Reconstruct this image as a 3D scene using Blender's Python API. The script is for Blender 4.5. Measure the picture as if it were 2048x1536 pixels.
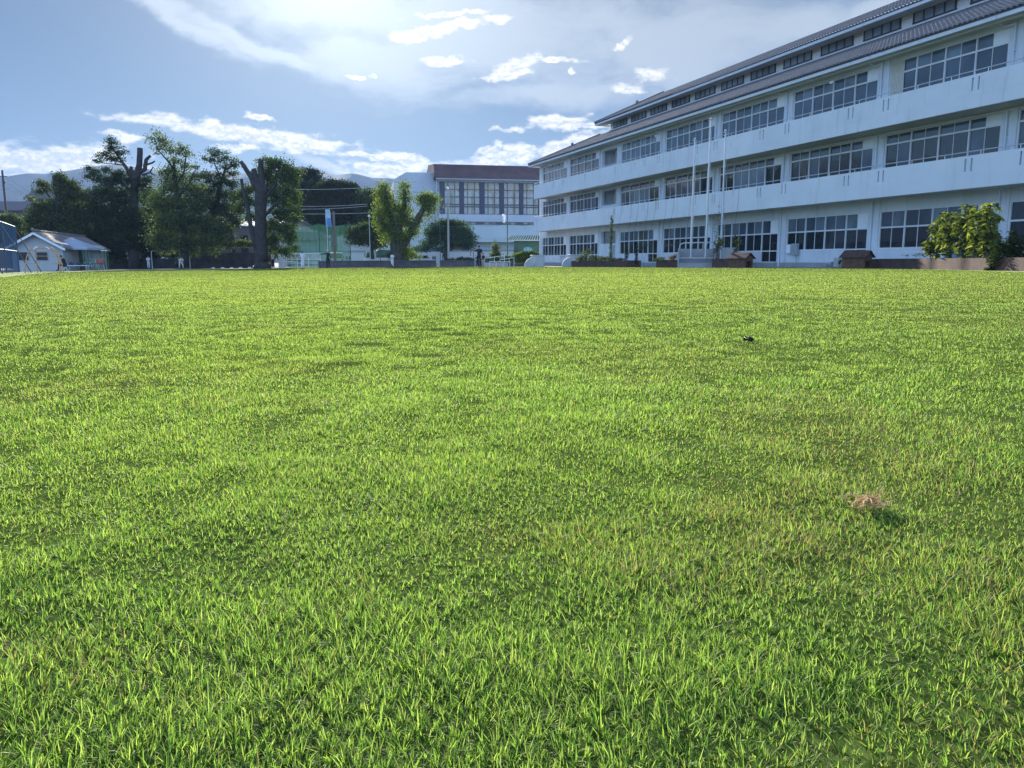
import bpy, math, random
import numpy as np
from mathutils import Vector, Matrix
R = math.radians
random.seed(7); rng = np.random.default_rng(7)
C = bpy.context.scene
for o in list(bpy.data.objects): bpy.data.objects.remove(o)

GRASSN = 3200000
# ------------------------------------------------------------------ camera
CAMZ = 0.36; FPX = 1538.0; HY = 525.0; CX, CY = 1024.0, 768.0
PITCH = math.atan((CY-HY)/FPX)
cam = bpy.data.cameras.new("camera"); camo = bpy.data.objects.new("camera", cam)
C.collection.objects.link(camo); C.camera = camo
cam.sensor_width = 36; cam.lens = FPX/2048*36; cam.clip_start = 0.02; cam.clip_end = 9000
camo.location = (0, 0, CAMZ); camo.rotation_euler = (math.pi/2-PITCH, 0, 0)

def ray(x, y):
    a, b = (x-CX)/FPX, (CY-y)/FPX
    return Vector((a, math.cos(PITCH)+b*math.sin(PITCH), -math.sin(PITCH)+b*math.cos(PITCH)))
def at(x, y, Y):
    """direction measured in the photograph turned into a point at real depth Y"""
    d = ray(x, y); t = Y/d.y
    return Vector((d.x*t, Y, d.z*t+CAMZ))
def gz(X): return -0.06+0.007*max(-60, min(60, X))
def foot(x, Y):
    X = (x-CX)/FPX*Y*0.985
    return Vector((X, Y, gz(X)))
def azel(x, y):
    d = ray(x, y).normalized()
    return math.degrees(math.atan2(d.x, d.y)), math.degrees(math.asin(d.z))

# ------------------------------------------------------------------ sun
SAZ, SEL = azel(650, -110)
sun = bpy.data.lights.new("sun", 'SUN'); suno = bpy.data.objects.new("sun", sun); C.collection.objects.link(suno)
sun.energy = 5.0; sun.angle = R(0.6); sun.color = (1.0, 0.93, 0.80)
sd = Vector((math.sin(R(SAZ))*math.cos(R(SEL)), math.cos(R(SAZ))*math.cos(R(SEL)), math.sin(R(SEL))))
suno.rotation_euler = sd.to_track_quat('Z', 'Y').to_euler()
suno.location = sd*100

# ------------------------------------------------------------------ view
C.view_settings.view_transform = 'Standard'; C.view_settings.look = 'None'
C.view_settings.gamma = 1; C.view_settings.exposure = 1.38
C.render.engine = 'CYCLES'
C.cycles.max_bounces = 8; C.cycles.diffuse_bounces = 3; C.cycles.glossy_bounces = 3
C.cycles.transmission_bounces = 3; C.cycles.transparent_max_bounces = 12; C.cycles.volume_bounces = 0

# ------------------------------------------------------------------ world: sky and clouds by direction
W = bpy.data.worlds.new("World"); C.world = W; W.use_nodes = True
nt = W.node_tree; nt.nodes.clear()
def N(t, tree=None, **kw):
    n = (tree or nt).nodes.new(t)
    for k, v in kw.items():
        if k.startswith('i_'): n.inputs[int(k[2:])].default_value = v
        else: setattr(n, k, v)
    return n
def L(a, b, tree=None): (tree or nt).links.new(a, b)
def M(op, a, b=None, c=None, tree=None):
    n = N('ShaderNodeMath', tree, operation=op)
    for i, v in enumerate((a, b, c)):
        if v is None: continue
        if isinstance(v, (int, float)): n.inputs[i].default_value = v
        else: L(v, n.inputs[i], tree)
    return n.outputs[0]
def MR(v, a, b, c=0.0, d=1.0, tree=None, sm=True):
    n = N('ShaderNodeMapRange', tree, interpolation_type='SMOOTHSTEP' if sm else 'LINEAR', clamp=True) if sm else N('ShaderNodeMapRange', tree)
    n.inputs[1].default_value = a; n.inputs[2].default_value = b; n.inputs[3].default_value = c; n.inputs[4].default_value = d
    L(v, n.inputs[0], tree); return n.outputs[0]
def MIX(f, a, b, tree=None, mode='MIX'):
    n = N('ShaderNodeMix', tree, data_type='RGBA', blend_type=mode)
    for s, v in ((0, f), (6, a), (7, b)):
        if isinstance(v, (int, float)): n.inputs[s].default_value = v
        elif isinstance(v, tuple): n.inputs[s].default_value = (*v, 1)
        else: L(v, n.inputs[s], tree)
    return n.outputs[2]
SKY_STR = 0.05
sky = N('ShaderNodeTexSky', sky_type='NISHITA', sun_disc=False, sun_elevation=R(SEL), sun_rotation=R(SAZ),
        air_density=1.0, dust_density=0.12, ozone_density=3.5, altitude=100)
tc = N('ShaderNodeTexCoord'); sp = N('ShaderNodeSeparateXYZ'); L(tc.outputs['Generated'], sp.inputs[0])
az = M('MULTIPLY', M('ARCTAN2', sp.outputs[0], sp.outputs[1]), 57.2958)
el = M('MULTIPLY', M('ARCSINE', sp.outputs[2]), 57.2958)
cb = N('ShaderNodeCombineXYZ'); L(az, cb.inputs[0]); L(el, cb.inputs[1]); uv = cb.outputs[0]
def noise(vec, scale, detail=6, rough=.55, stretch=(1, 1, 1), tree=None, out=0, off=(0, 0, 0), rot=0):
    mp = N('ShaderNodeMapping', tree); mp.inputs['Scale'].default_value = stretch; mp.inputs['Location'].default_value = off
    mp.inputs['Rotation'].default_value = (0, 0, rot)
    L(vec, mp.inputs[0], tree)
    n = N('ShaderNodeTexNoise', tree); n.inputs['Scale'].default_value = scale; n.inputs['Detail'].default_value = detail
    n.inputs['Roughness'].default_value = rough; L(mp.outputs[0], n.inputs['Vector'], tree); return n.outputs[out]
def warp(vec, scale, amp, stretch=(1, 1, 1)):
    c = noise(vec, scale, 5, .6, stretch, out=1)
    a = N('ShaderNodeVectorMath', operation='SUBTRACT'); L(c, a.inputs[0]); a.inputs[1].default_value = (.5, .5, .5)
    b = N('ShaderNodeVectorMath', operation='MULTIPLY'); L(a.outputs[0], b.inputs[0]); b.inputs[1].default_value = amp
    d = N('ShaderNodeVectorMath', operation='ADD'); L(vec, d.inputs[0]); L(b.outputs[0], d.inputs[1]); return d.outputs[0]
def blobs(vec, lst, GROW=1.0):
    cur = None
    for (x, y, rx, ry, ang) in lst:
        a, e = azel(x, y); k = 57.3/1557
        mp = N('ShaderNodeMapping', vector_type='TEXTURE')
        mp.inputs['Location'].default_value = (a, e, 0); mp.inputs['Rotation'].default_value = (0, 0, R(ang))
        mp.inputs['Scale'].default_value = (rx*k*GROW, ry*k*GROW, 1); L(vec, mp.inputs[0])
        ln = N('ShaderNodeVectorMath', operation='LENGTH'); L(mp.outputs[0], ln.inputs[0])
        cur = ln.outputs['Value'] if cur is None else M('SMOOTH_MIN', cur, ln.outputs['Value'], .25)
    return M('SUBTRACT', 1.0, cur)
CUM = [(50,322,190,31,0),(110,304,90,14,3),(160,315,75,24,8),(235,272,34,10,-8),(460,262,190,17,-4),(570,280,140,20,-6),(520,233,30,6,-5),(340,247,70,6,-8),(470,294,42,7,0),
       (770,338,100,20,0),(740,312,60,6,-5),(820,320,70,12,-10),(1010,318,110,22,10),(975,302,36,13,25),(1070,298,55,12,-5),(1130,290,110,14,14),
       (1120,244,70,13,4),(1165,252,60,8,0),(1020,259,36,6,0),(885,122,46,11,2),(1030,132,55,13,18),(1015,152,50,9,8),(1110,118,50,5,-4),(900,55,110,10,10),(850,68,60,9,14),(890,30,80,5,4),
       (1250,181,40,9,0),(1300,150,36,14,-8),(1245,82,20,9,25),(715,158,16,3,0),(745,154,9,4,0),(1145,142,8,6,0)]
CUM += [(-400,318,260,40,0),(-720,300,300,50,0)]
CIR = [(950,60,520,150,0),(760,120,260,90,-10),(1350,90,420,130,8),(1120,185,330,40,4),(520,85,330,26,-17),(330,25,200,30,-20),(700,10,420,100,0),(1750,10,260,50,5),
       (1190,300,150,30,25),(640,335,60,14,-30),(1560,60,300,90,12)]
w1 = warp(uv, .55, (2.2, 1.0, 0)); w2 = warp(w1, 1.8, (.9, .45, 0))
mc = blobs(w2, CUM, 1.22)
fb = noise(uv, .8, 7, .56, (1, 2.4, 1))
fb2 = noise(uv, 2.6, 7, .6, (1, 1.7, 1))
den = MR(M('ADD', mc, M('MULTIPLY', M('SUBTRACT', fb, .56), 1.9)), -.10, .72)
thick = MR(M('ADD', M('MULTIPLY', mc, .8), M('MULTIPLY', M('SUBTRACT', fb2, .5), 1.5)), .28, .85)
wc = warp(uv, .12, (9, 3.5, 0), (1, 1.8, 1))
mv = blobs(wc, CIR)
fc = noise(wc, .16, 8, .6, (1, 2.6, 1), rot=R(14))
cir = MR(M('ADD', mv, M('MULTIPLY', M('SUBTRACT', fc, .5), 1.3)), .03, .80)
# closeness to the sun (radiance of thin cloud rises towards it)
dn = N('ShaderNodeVectorMath', operation='DOT_PRODUCT'); L(tc.outputs['Generated'], dn.inputs[0]); dn.inputs[1].default_value = sd
ang = M('MULTIPLY', M('ARCCOSINE', M('MINIMUM', dn.outputs['Value'], .99999)), 57.2958)
glow = M('POWER', 2.718, M('MULTIPLY', ang, -1/9.0))
away = MR(ang, 25, 120)  # sky and cloud brightened away from the sun, added to light the facade
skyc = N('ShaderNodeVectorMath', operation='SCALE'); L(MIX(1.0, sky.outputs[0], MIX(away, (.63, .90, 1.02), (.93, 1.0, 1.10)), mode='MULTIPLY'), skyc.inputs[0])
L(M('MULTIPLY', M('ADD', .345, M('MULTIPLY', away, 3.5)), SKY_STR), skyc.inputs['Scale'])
gsc = N('ShaderNodeVectorMath', operation='SCALE'); gsc.inputs[0].default_value = (1.0, .96, .86); L(M('MULTIPLY', glow, .27), gsc.inputs['Scale'])
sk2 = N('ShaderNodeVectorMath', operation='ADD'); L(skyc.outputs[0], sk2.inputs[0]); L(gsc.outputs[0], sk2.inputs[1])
cirb = N('ShaderNodeVectorMath', operation='SCALE'); cirb.inputs[0].default_value = (.250, .280, .298); L(M('ADD', M('ADD', .85, M('MULTIPLY', away, 1.6)), M('MULTIPLY', glow, 1.45)), cirb.inputs['Scale'])
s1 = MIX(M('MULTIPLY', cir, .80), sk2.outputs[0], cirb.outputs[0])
cumc = MIX(thick, (.98, .94, .82), (.52, .55, .57))
cums = N('ShaderNodeVectorMath', operation='SCALE'); L(cumc, cums.inputs[0]); L(M('ADD', M('ADD', .52, M('MULTIPLY', away, 1.1)), M('MULTIPLY', glow, .5)), cums.inputs['Scale'])
s2 = MIX(M('MULTIPLY', den, .95), s1, cums.outputs[0])
# broken bright cloud added beyond the measured sky, out of view, as fill light
side = MR(M('ABSOLUTE', M('ADD', az, 8)), 75, 110)
gen = MR(M('ADD', noise(uv, .045, 7, .58, (1, 2.0, 1)), 0), .50, .66)
s3 = MIX(M('MULTIPLY', M('MULTIPLY', gen, side), .85), s2, (1.35, 1.38, 1.40))
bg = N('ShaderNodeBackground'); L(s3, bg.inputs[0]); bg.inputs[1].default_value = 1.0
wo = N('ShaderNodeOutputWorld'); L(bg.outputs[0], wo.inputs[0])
W.cycles.sampling_method = 'MANUAL'; W.cycles.sample_map_resolution = 1024

# ------------------------------------------------------------------ helpers
MATS = {}
def mat(name, col, rough=.7, var=.12, scale=3.0, bump=0.0, bscale=30, metal=0.0, spec=.5, stain=0.0, coord='Object'):
    if name in MATS: return MATS[name]
    m = bpy.data.materials.new(name); m.use_nodes = True; t = m.node_tree
    b = t.nodes['Principled BSDF']; b.inputs['Roughness'].default_value = rough; b.inputs['Metallic'].default_value = metal
    b.inputs['Specular IOR Level'].default_value = spec
    tcn = N('ShaderNodeTexCoord', t); v = tcn.outputs[coord]
    n = noise(v, scale, 5, .6, tree=t)
    lo = tuple(c*(1-var) for c in col); hi = tuple(min(1, c*(1+var)) for c in col)
    c = MIX(MR(n, .3, .7, tree=t), lo, hi, t)
    if stain:
        n2 = noise(v, 1.1, 6, .65, (2.5, 2.5, .35), tree=t)
        c = MIX(M('MULTIPLY', MR(n2, .52, .75, tree=t), stain, tree=t), c, tuple(x*.55 for x in col), t)
    L(c, b.inputs['Base Color'], t)
    if bump:
        bn = N('ShaderNodeBump', t); bn.inputs['Strength'].default_value = bump; bn.inputs['Distance'].default_value = .02
        L(noise(v, bscale, 4, .6, tree=t), bn.inputs['Height'], t); L(bn.outputs[0], b.inputs['Normal'], t)
    MATS[name] = m; return m
def leafmat(name, trans=.5, rough=.45, spec=.4, sat=1.0):
    if name in MATS: return MATS[name]
    m = bpy.data.materials.new(name); m.use_nodes = True; t = m.node_tree
    b = t.nodes['Principled BSDF']; b.inputs['Roughness'].default_value = rough; b.inputs['Specular IOR Level'].default_value = spec
    a = N('ShaderNodeAttribute', t, attribute_name='Col')
    L(a.outputs['Color'], b.inputs['Base Color'], t)
    tr = N('ShaderNodeBsdfTranslucent', t)
    c = MIX(1.0, a.outputs['Color'], (1.3*sat, 1.45, .72), t, 'MULTIPLY'); L(c, tr.inputs[0], t)
    mx = N('ShaderNodeMixShader', t); mx.inputs[0].default_value = trans
    L(b.outputs[0], mx.inputs[1], t); L(tr.outputs[0], mx.inputs[2], t)
    L(mx.outputs[0], t.nodes['Material Output'].inputs[0], t)
    MATS[name] = m; return m
def tag(o, label=None, cat=None, group=None, kind=None):
    if label: o['label'] = label
    if cat: o['category'] = cat
    if group: o['group'] = group
    if kind: o['kind'] = kind
    return o
def empty(name, loc, rz=0, label=None, cat=None, group=None):
    o = bpy.data.objects.new(name, None); C.collection.objects.link(o)
    o.location = loc; o.rotation_euler = (0, 0, rz); o.empty_display_size = .2
    return tag(o, label, cat, group)
def copy_tree(o, parent=None):
    c = o.copy(); C.collection.objects.link(c); c.parent = parent
    for ch in list(o.children): copy_tree(ch, c)
    return c
class MB:
    def __init__(s, f=None): s.v = []; s.f = []; s.mi = []; s.fn = f; s.m = 0
    def add(s, vs, fs):
        o = len(s.v)
        s.v += [tuple(s.fn(*p)) if s.fn else tuple(p) for p in vs]
        s.f += [tuple(i+o for i in q) for q in fs]; s.mi += [s.m]*len(fs)
    def box(s, a, b):
        x0, x1 = sorted((a[0], b[0])); y0, y1 = sorted((a[1], b[1])); z0, z1 = sorted((a[2], b[2]))
        s.add([(x0,y0,z0),(x1,y0,z0),(x1,y1,z0),(x0,y1,z0),(x0,y0,z1),(x1,y0,z1),(x1,y1,z1),(x0,y1,z1)],
              [(0,3,2,1),(4,5,6,7),(0,1,5,4),(1,2,6,5),(2,3,7,6),(3,0,4,7)])
    def bar(s, p, q, w, h=None):
        p, q = Vector(p), Vector(q); h = h or w; d = (q-p).normalized()
        up = Vector((0,0,1)) if abs(d.z) < .95 else Vector((0,1,0))
        a = d.cross(up).normalized()*w/2; b = a.cross(d).normalized()*h/2
        vs = [p-a-b, p+a-b, p+a+b, p-a+b, q-a-b, q+a-b, q+a+b, q-a+b]
        s.add(vs, [(0,3,2,1),(4,5,6,7),(0,1,5,4),(1,2,6,5),(2,3,7,6),(3,0,4,7)])
    def tube(s, pts, rad, n=8, cap=True):
        pts = [Vector(p) for p in pts]
        if not hasattr(rad, '__len__'): rad = [rad]*len(pts)
        vs = []; fs = []; pa = None
        for i, p in enumerate(pts):
            d = (pts[min(i+1, len(pts)-1)]-pts[max(i-1, 0)])
            d = d.normalized() if d.length > 1e-9 else Vector((0,0,1))
            if pa is None: pa = d.cross(Vector((0,0,1)) if abs(d.z) < .9 else Vector((1,0,0))).normalized()
            a = (pa-d*pa.dot(d)).normalized(); pa = a; b = d.cross(a)
            for k in range(n):
                t = 2*math.pi*k/n; vs.append(p+(a*math.cos(t)+b*math.sin(t))*rad[i])
        for i in range(len(pts)-1):
            for k in range(n): fs.append((i*n+k, i*n+(k+1) % n, (i+1)*n+(k+1) % n, (i+1)*n+k))
        if cap: fs += [tuple(range(n))[::-1], tuple(range((len(pts)-1)*n, len(pts)*n))]
        s.add(vs, fs)
    def ball(s, c, r, n=8, sc=(1,1,1)):
        c = Vector(c); vs = []; fs = []; m = max(4, n//2+1)
        for i in range(m+1):
            ph = math.pi*i/m
            for k in range(n):
                t = 2*math.pi*k/n
                vs.append(c+Vector((math.sin(ph)*math.cos(t)*r*sc[0], math.sin(ph)*math.sin(t)*r*sc[1], math.cos(ph)*r*sc[2])))
        for i in range(m):
            for k in range(n): fs.append((i*n+k, (i+1)*n+k, (i+1)*n+(k+1) % n, i*n+(k+1) % n))
        s.add(vs, fs)
    def prism(s, poly, y0, y1):   # poly in x,z
        n = len(poly)
        s.add([(x,y0,z) for x,z in poly]+[(x,y1,z) for x,z in poly],
              [tuple(range(n)), tuple(range(n, 2*n))[::-1]]+[(i, i+n, (i+1) % n+n, (i+1) % n) for i in range(n)])
    def build(s, name, m, parent=None, smooth=False, bevel=0):
        me = bpy.data.meshes.new(name); me.from_pydata(s.v, [], s.f)
        ms = m if isinstance(m, (list, tuple)) else [m]
        for x in ms: me.materials.append(x)
        if len(ms) > 1: me.polygons.foreach_set('material_index', s.mi)
        if smooth: me.polygons.foreach_set('use_smooth', [True]*len(s.f))
        me.validate(); me.update()
        o = bpy.data.objects.new(name, me); C.collection.objects.link(o); o.parent = parent
        if bevel:
            b = o.modifiers.new('bevel', 'BEVEL'); b.width = bevel; b.segments = 2; b.limit_method = 'ANGLE'
        return o
def npmesh(name, V, F, col=None, m=None, parent=None, smooth=False):
    """V (n,3), F (k,3|4) arrays; col per-vertex colours"""
    me = bpy.data.meshes.new(name); V = np.asarray(V, np.float32); F = np.asarray(F, np.int32); k = F.shape[1]
    me.vertices.add(len(V)); me.vertices.foreach_set('co', V.ravel())
    me.loops.add(F.size); me.loops.foreach_set('vertex_index', F.ravel())
    me.polygons.add(len(F)); me.polygons.foreach_set('loop_start', np.arange(0, F.size, k, dtype=np.int32))
    me.polygons.foreach_set('loop_total', np.full(len(F), k, np.int32))
    if smooth: me.polygons.foreach_set('use_smooth', np.ones(len(F), bool))
    me.update(calc_edges=True)
    if col is not None:
        a = me.color_attributes.new('Col', 'FLOAT_COLOR', 'POINT')
        a.data.foreach_set('color', np.c_[col, np.ones(len(col))].astype(np.float32).ravel())
    if m: me.materials.append(m)
    o = bpy.data.objects.new(name, me); C.collection.objects.link(o); o.parent = parent
    return o
def vn(x, y, seed=0):
    """smooth value noise in 2-D, numpy"""
    x = np.asarray(x, float); y = np.asarray(y, float)
    xi = np.floor(x).astype(np.int64); yi = np.floor(y).astype(np.int64); fx = x-xi; fy = y-yi
    fx = fx*fx*(3-2*fx); fy = fy*fy*(3-2*fy)
    def h(a, b):
        n = (a*374761393+b*668265263+seed*974711) & 0x7fffffff; n = (n ^ (n >> 13))*1274126177 & 0x7fffffff
        return ((n ^ (n >> 16)) & 0xffff)/65535.0
    return (h(xi, yi)*(1-fx)+h(xi+1, yi)*fx)*(1-fy)+(h(xi, yi+1)*(1-fx)+h(xi+1, yi+1)*fx)*fy
def fbm(x, y, seed=0, o=4): return sum(vn(x*2**i, y*2**i, seed+i)*.5**i for i in range(o))/sum(.5**i for i in range(o))
# ------------------------------------------------------------------ ground, hills, lawn
m_gravel = mat('gravel', (.17,.16,.145), .95, .25, .6, .4, 40)
b = MB(); ring = 48; Rg = [0, 30, 60, 120, 300, 900, 3300]
vs = [(0,0,-.075)]
for r in Rg[1:]:
    for k in range(ring):
        t = 2*math.pi*k/ring; x = r*math.sin(t); vs.append((x, r*math.cos(t), gz(x)-.015))
fs = [(0, 1+(k+1) % ring, 1+k) for k in range(ring)]
for i in range(len(Rg)-2):
    for k in range(ring):
        a = 1+i*ring+k; c = 1+i*ring+(k+1) % ring; fs.append((a, c, c+ring, a+ring))
b.add(vs, fs); tag(b.build('ground', m_gravel), kind='structure')

# mountains all round the valley, measured profile in front, invented elsewhere
prof = [(-200,352),(0,354),(30,349),(60,345),(85,349),(110,345),(140,340),(175,334),(220,328),(260,332),(330,342),(390,344),(430,341),(470,348),(520,345),(560,340),(590,333),(606,331),(625,337),(650,343),(672,350),(690,347),(704,345),(722,350),(748,357),(768,355),(785,358),(805,357),(840,362),(880,368),(960,374),(1060,372),(1200,380),(1400,370)]
pa = np.array([azel(x, y)[0] for x, y in prof]); pe = np.array([azel(x, y)[1] for x, y in prof])
na = 720; A = np.linspace(-180, 180, na, endpoint=False)
E_ = np.interp(A, pa, pe)
out = (A < pa[0]) | (A > pa[-1])
E_ = np.where(out, np.interp(A, [-180,-120,-90,-76,-69,-63,-58,-50,-44,pa[0],pa[-1],40,70,120,180], [3.5,3.2,3.6,4.0,6.0,7.4,6.3,5.4,5.2,pe[0],pe[-1],5,4,3.2,3.5])+1.0*(fbm(A*.3+9, A*0, 8)-.5)*np.clip(np.minimum(np.abs(A-pa[0]), np.abs(A-pa[-1]))/6, 0, 1), E_) + (fbm(A*1.3+50, A*0+.5, 21)-.5)*.12
rows = [(1790, 0), (1860, .17), (1928, .335), (1996, .50), (2064, .665), (2132, .83), (2200, 1.0), (2290, .75), (2420, .42), (2700, 0)]
V = []; 
for r, h in rows:
    spur = (fbm(A*.55+11, A*0+r*.002, 31)-.5)*(45 if 0 < h < 1 else 0)*min(1, 4*h*(1-h)+.1)
    z = np.maximum(-2, np.tan(np.radians(E_))*2200*h+spur*.8)
    if h == 0: z[:] = -3
    rr = r+(fbm(A*.9, A*0+r*.01, 41)-.5)*36*(0 if h == 1 else 1)
    V.append(np.c_[np.sin(np.radians(A))*rr, np.cos(np.radians(A))*rr, z])
V = np.concatenate(V); idx = np.arange(na); F = []
for i in range(len(rows)-1):
    a = i*na+idx; c = i*na+(idx+1) % na; F.append(np.c_[a, c, c+na, a+na][:, ::-1])
m_mtn = mat('forest_slope', (.035,.055,.035), .95, .5, .02, 0, coord='Object')
tag(npmesh('mountains', V, np.concatenate(F), m=m_mtn, smooth=True), kind='structure')

# lawn boundary: star shaped round the camera
bp = [(0,30),(60,42),(128,53),(240,62),(400,74),(600,88),(800,86),(1000,82),(1100,76),(1143,71),(1255,62),(1360,56),(1483,49.5),(1600,44.5),(1744,39.5),(2048,25.6)]
ba = []; br = []
for x, Y in bp:
    X = (x-CX)/FPX*Y*.985; ba.append(math.degrees(math.atan2(X, Y))); br.append(math.hypot(X, Y))
def rmax(a): return np.interp(a, [-180,-90,-50]+ba+[60,90,180], [45,30,24]+br+[27,30,45])*(1-.012*fbm(np.asarray(a)*2.3+200, np.asarray(a)*0+.3, 61, 3))
def bumpz(x, y):
    r = np.hypot(x, y)
    return ((fbm(x*1.6+40, y*1.6+17, 3, 3)-.5)*.014 + (fbm(x*6+4, y*6, 9, 2)-.5)*.014)*np.clip(1.4-r/9, .08, 1)
def lawnz(x, y): return -0.06+.007*np.clip(x, -60, 60)+bumpz(x, y)
A = np.linspace(-180, 180, 361)[:-1]; nr = 150
tt = np.linspace(0, 1, nr)**2.6
V = []
for t in tt:
    rr = .05+(rmax(A)-.05)*t; x = np.sin(np.radians(A))*rr; y = np.cos(np.radians(A))*rr
    V.append(np.c_[x, y, lawnz(x, y)-(0.02 if t == 1 else 0)])
V.append(np.c_[V[-1][:, 0], V[-1][:, 1], V[-1][:, 2]-.2])
V = np.concatenate(V); n = len(A); idx = np.arange(n); F = [np.c_[i*n+idx, i*n+(idx+1) % n, (i+1)*n+(idx+1) % n, (i+1)*n+idx][:, ::-1] for i in range(nr)]
m_turf = bpy.data.materials.new('turf_soil'); m_turf.use_nodes = True; t = m_turf.node_tree
bs = t.nodes['Principled BSDF']; bs.inputs['Roughness'].default_value = .9; bs.inputs['Specular IOR Level'].default_value = 0
v = N('ShaderNodeTexCoord', t).outputs['Object']
c1 = MIX(MR(noise(v, 60, 4, .7, tree=t), .35, .65, tree=t), (.030,.050,.012), (.090,.130,.030), t)
c1 = MIX(MR(noise(v, .5, 5, .6, tree=t), .45, .75, tree=t), c1, (.085,.10,.03), t)
L(c1, bs.inputs['Base Color'], t)
tag(npmesh('lawn_ground', V, np.concatenate(F), m=m_turf, smooth=True), kind='structure')

# grass blades: one stuff object
R0 = 1.15
def grass(nb):
    rg = np.concatenate([np.linspace(.12, 3, 400), np.geomspace(3.01, 95, 800)])
    rho = np.minimum(1, (R0/rg)**1.85)
    w = rho*rg; cdf = np.r_[0, np.cumsum((w[1:]+w[:-1])/2*np.diff(rg))]; cdf /= cdf[-1]
    r = np.interp(rng.random(nb), cdf, rg)
    a = rng.uniform(-46, 46, nb)
    k = int(nb*.01); a[:k] = rng.uniform(-180, 180, k); r[:k] = .12+rng.random(k)**.5*1.2
    ok = r < rmax(a)-.05; r = r[ok]; a = a[ok]
    r = np.sort(r); nb = len(r)
    x = np.sin(np.radians(a))*r; y = np.cos(np.radians(a))*r
    # shoots spring from shared crowns: leaves of one tuft fan outwards
    cell = .013*np.maximum(1, r/2.5)
    gx = np.round(x/cell); gy = np.round(y/cell)
    jx = vn(gx*3.7, gy*5.1, 5)-.5; jy = vn(gx*4.3+9, gy*3.1, 6)-.5
    cxx = (gx+jx*1.7)*cell; cyy = (gy+jy*1.7)*cell
    tuft = rng.random(nb) < .7*np.clip((2.4-r)/1.2, 0, 1)
    pull = np.where(tuft, .75, 0)
    ox, oy = x-cxx, y-cyy
    x -= ox*pull; y -= oy*pull
    s = np.maximum(1, r/R0)**.74
    dry = fbm(x*1.3+3, y*1.3+8, 77, 4); dens = fbm(x*7+90, y*7, 55, 4)*.75+fbm(x*1.7+5, y*1.7, 56, 3)*.25
    keep = rng.random(nb) > np.clip((.41-dens)*6, 0, .45)*np.clip(3/r, .12, 1)
    x, y, r, s, dry, dens, ox, oy, tuft = [q[keep] for q in (x, y, r, s, dry, dens, ox, oy, tuft)]; nb = len(x)
    z = lawnz(x, y)
    hgt = .70+.75*np.clip((dens-.33)*2.4, 0, 1)
    Ln = np.clip(rng.gamma(7, .0018, nb)*hgt*(1-.30*np.clip((r-1)/3, 0, 1)), .006, .055)*(1+.10*np.log(s))
    wd = rng.uniform(.00032, .00062, nb)*s
    lean = np.clip(np.abs(rng.normal(.55, .55, nb)), .03, 1.45)
    flat = rng.random(nb) < .12; lean = np.where(flat, rng.uniform(1.15, 1.5, nb), lean)
    pd = np.where(tuft, np.arctan2(oy, ox)+rng.normal(0, .5, nb), rng.uniform(0, 2*np.pi, nb)); curl = rng.uniform(-.1, .9, nb)
    tw = pd+np.pi/2+rng.normal(0, .7, nb)
    dx, dy = np.cos(pd), np.sin(pd); wx, wy = np.cos(tw), np.sin(tw)
    # leaf colours; paler with distance, the far lawn's backlit glow painted in
    g1 = np.array([.135,.250,.050]); g2 = np.array([.375,.455,.140]); st = np.array([.26,.22,.11]); dk = np.array([.068,.145,.032])
    u_ = rng.random(nb)[:, None]; far = np.clip((r-2.0)/12, 0, 1)[:, None]
    u_ = np.clip(u_+.42*far, 0, 1); col = g1*(1-u_)+g2*u_
    col = np.where(rng.random(nb)[:, None] < .22*(1-far*.9), dk, col)
    isd = rng.random(nb) < np.clip((dry-.56)*2.2, .03, .45-.25*np.clip((r-1)/3, 0, 1))
    col = np.where(isd[:, None], st*(.5+.8*rng.random(nb)[:, None]), col)
    yel = np.clip((fbm(x*.33+7, y*.33+2, 101, 3)-.40)*3, 0, 1)[:, None]
    col = np.clip(col*(1+yel*np.array([.10,.03,-.03])), 0, 1)
    out = []
    for sel, qs, ws in ((r < 3.2, (0, .4, .75, 1.0), (.9, 1.0, .7, 0)), (r >= 3.2, (0, .62, 1.0), (1.0, .85, 0))):
        n = int(sel.sum())
        if n == 0: continue
        P = []; ang = lean[sel].copy(); px, py, pz = x[sel].copy(), y[sel].copy(), z[sel]-.003; last = 0
        cu, Ls, wi, ddx, ddy, wwx, wwy = curl[sel], Ln[sel], wd[sel], dx[sel], dy[sel], wx[sel], wy[sel]
        for q, wq in zip(qs, ws):
            stp = (q-last)*Ls; last = q
            px = px+ddx*np.sin(ang)*stp; py = py+ddy*np.sin(ang)*stp; pz = pz+np.cos(ang)*stp
            if q > 0: ang = np.minimum(ang+cu*.6, 1.75)
            pz = np.maximum(pz, z[sel]-.003)
            if wq > 0: P += [np.c_[px-wwx*wi*wq, py-wwy*wi*wq, pz], np.c_[px+wwx*wi*wq, py+wwy*wi*wq, pz]]
            else: P.append(np.c_[px, py, pz])
        m = len(P); V = np.stack(P, 1).reshape(-1, 3); o = (np.arange(n)*m)[:, None]
        tris = [[0,1,3],[0,3,2]]+([[2,3,5],[2,5,4],[4,5,6]] if m == 7 else [[2,3,4]])
        F = np.concatenate([o+np.array([tr]) for tr in tris], 1).reshape(-1, 3)
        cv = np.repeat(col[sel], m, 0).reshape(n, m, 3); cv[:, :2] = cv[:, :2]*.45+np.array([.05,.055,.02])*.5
        out.append((V, F, cv.reshape(-1, 3)))
    V = np.concatenate([q[0] for q in out]); F = np.concatenate([out[0][1]]+([out[1][1]+len(out[0][0])] if len(out) > 1 else []))
    return V, F, np.concatenate([q[2] for q in out])
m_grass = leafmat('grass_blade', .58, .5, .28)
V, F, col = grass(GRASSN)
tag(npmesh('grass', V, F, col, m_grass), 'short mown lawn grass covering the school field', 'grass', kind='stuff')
del V, F, col
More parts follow.
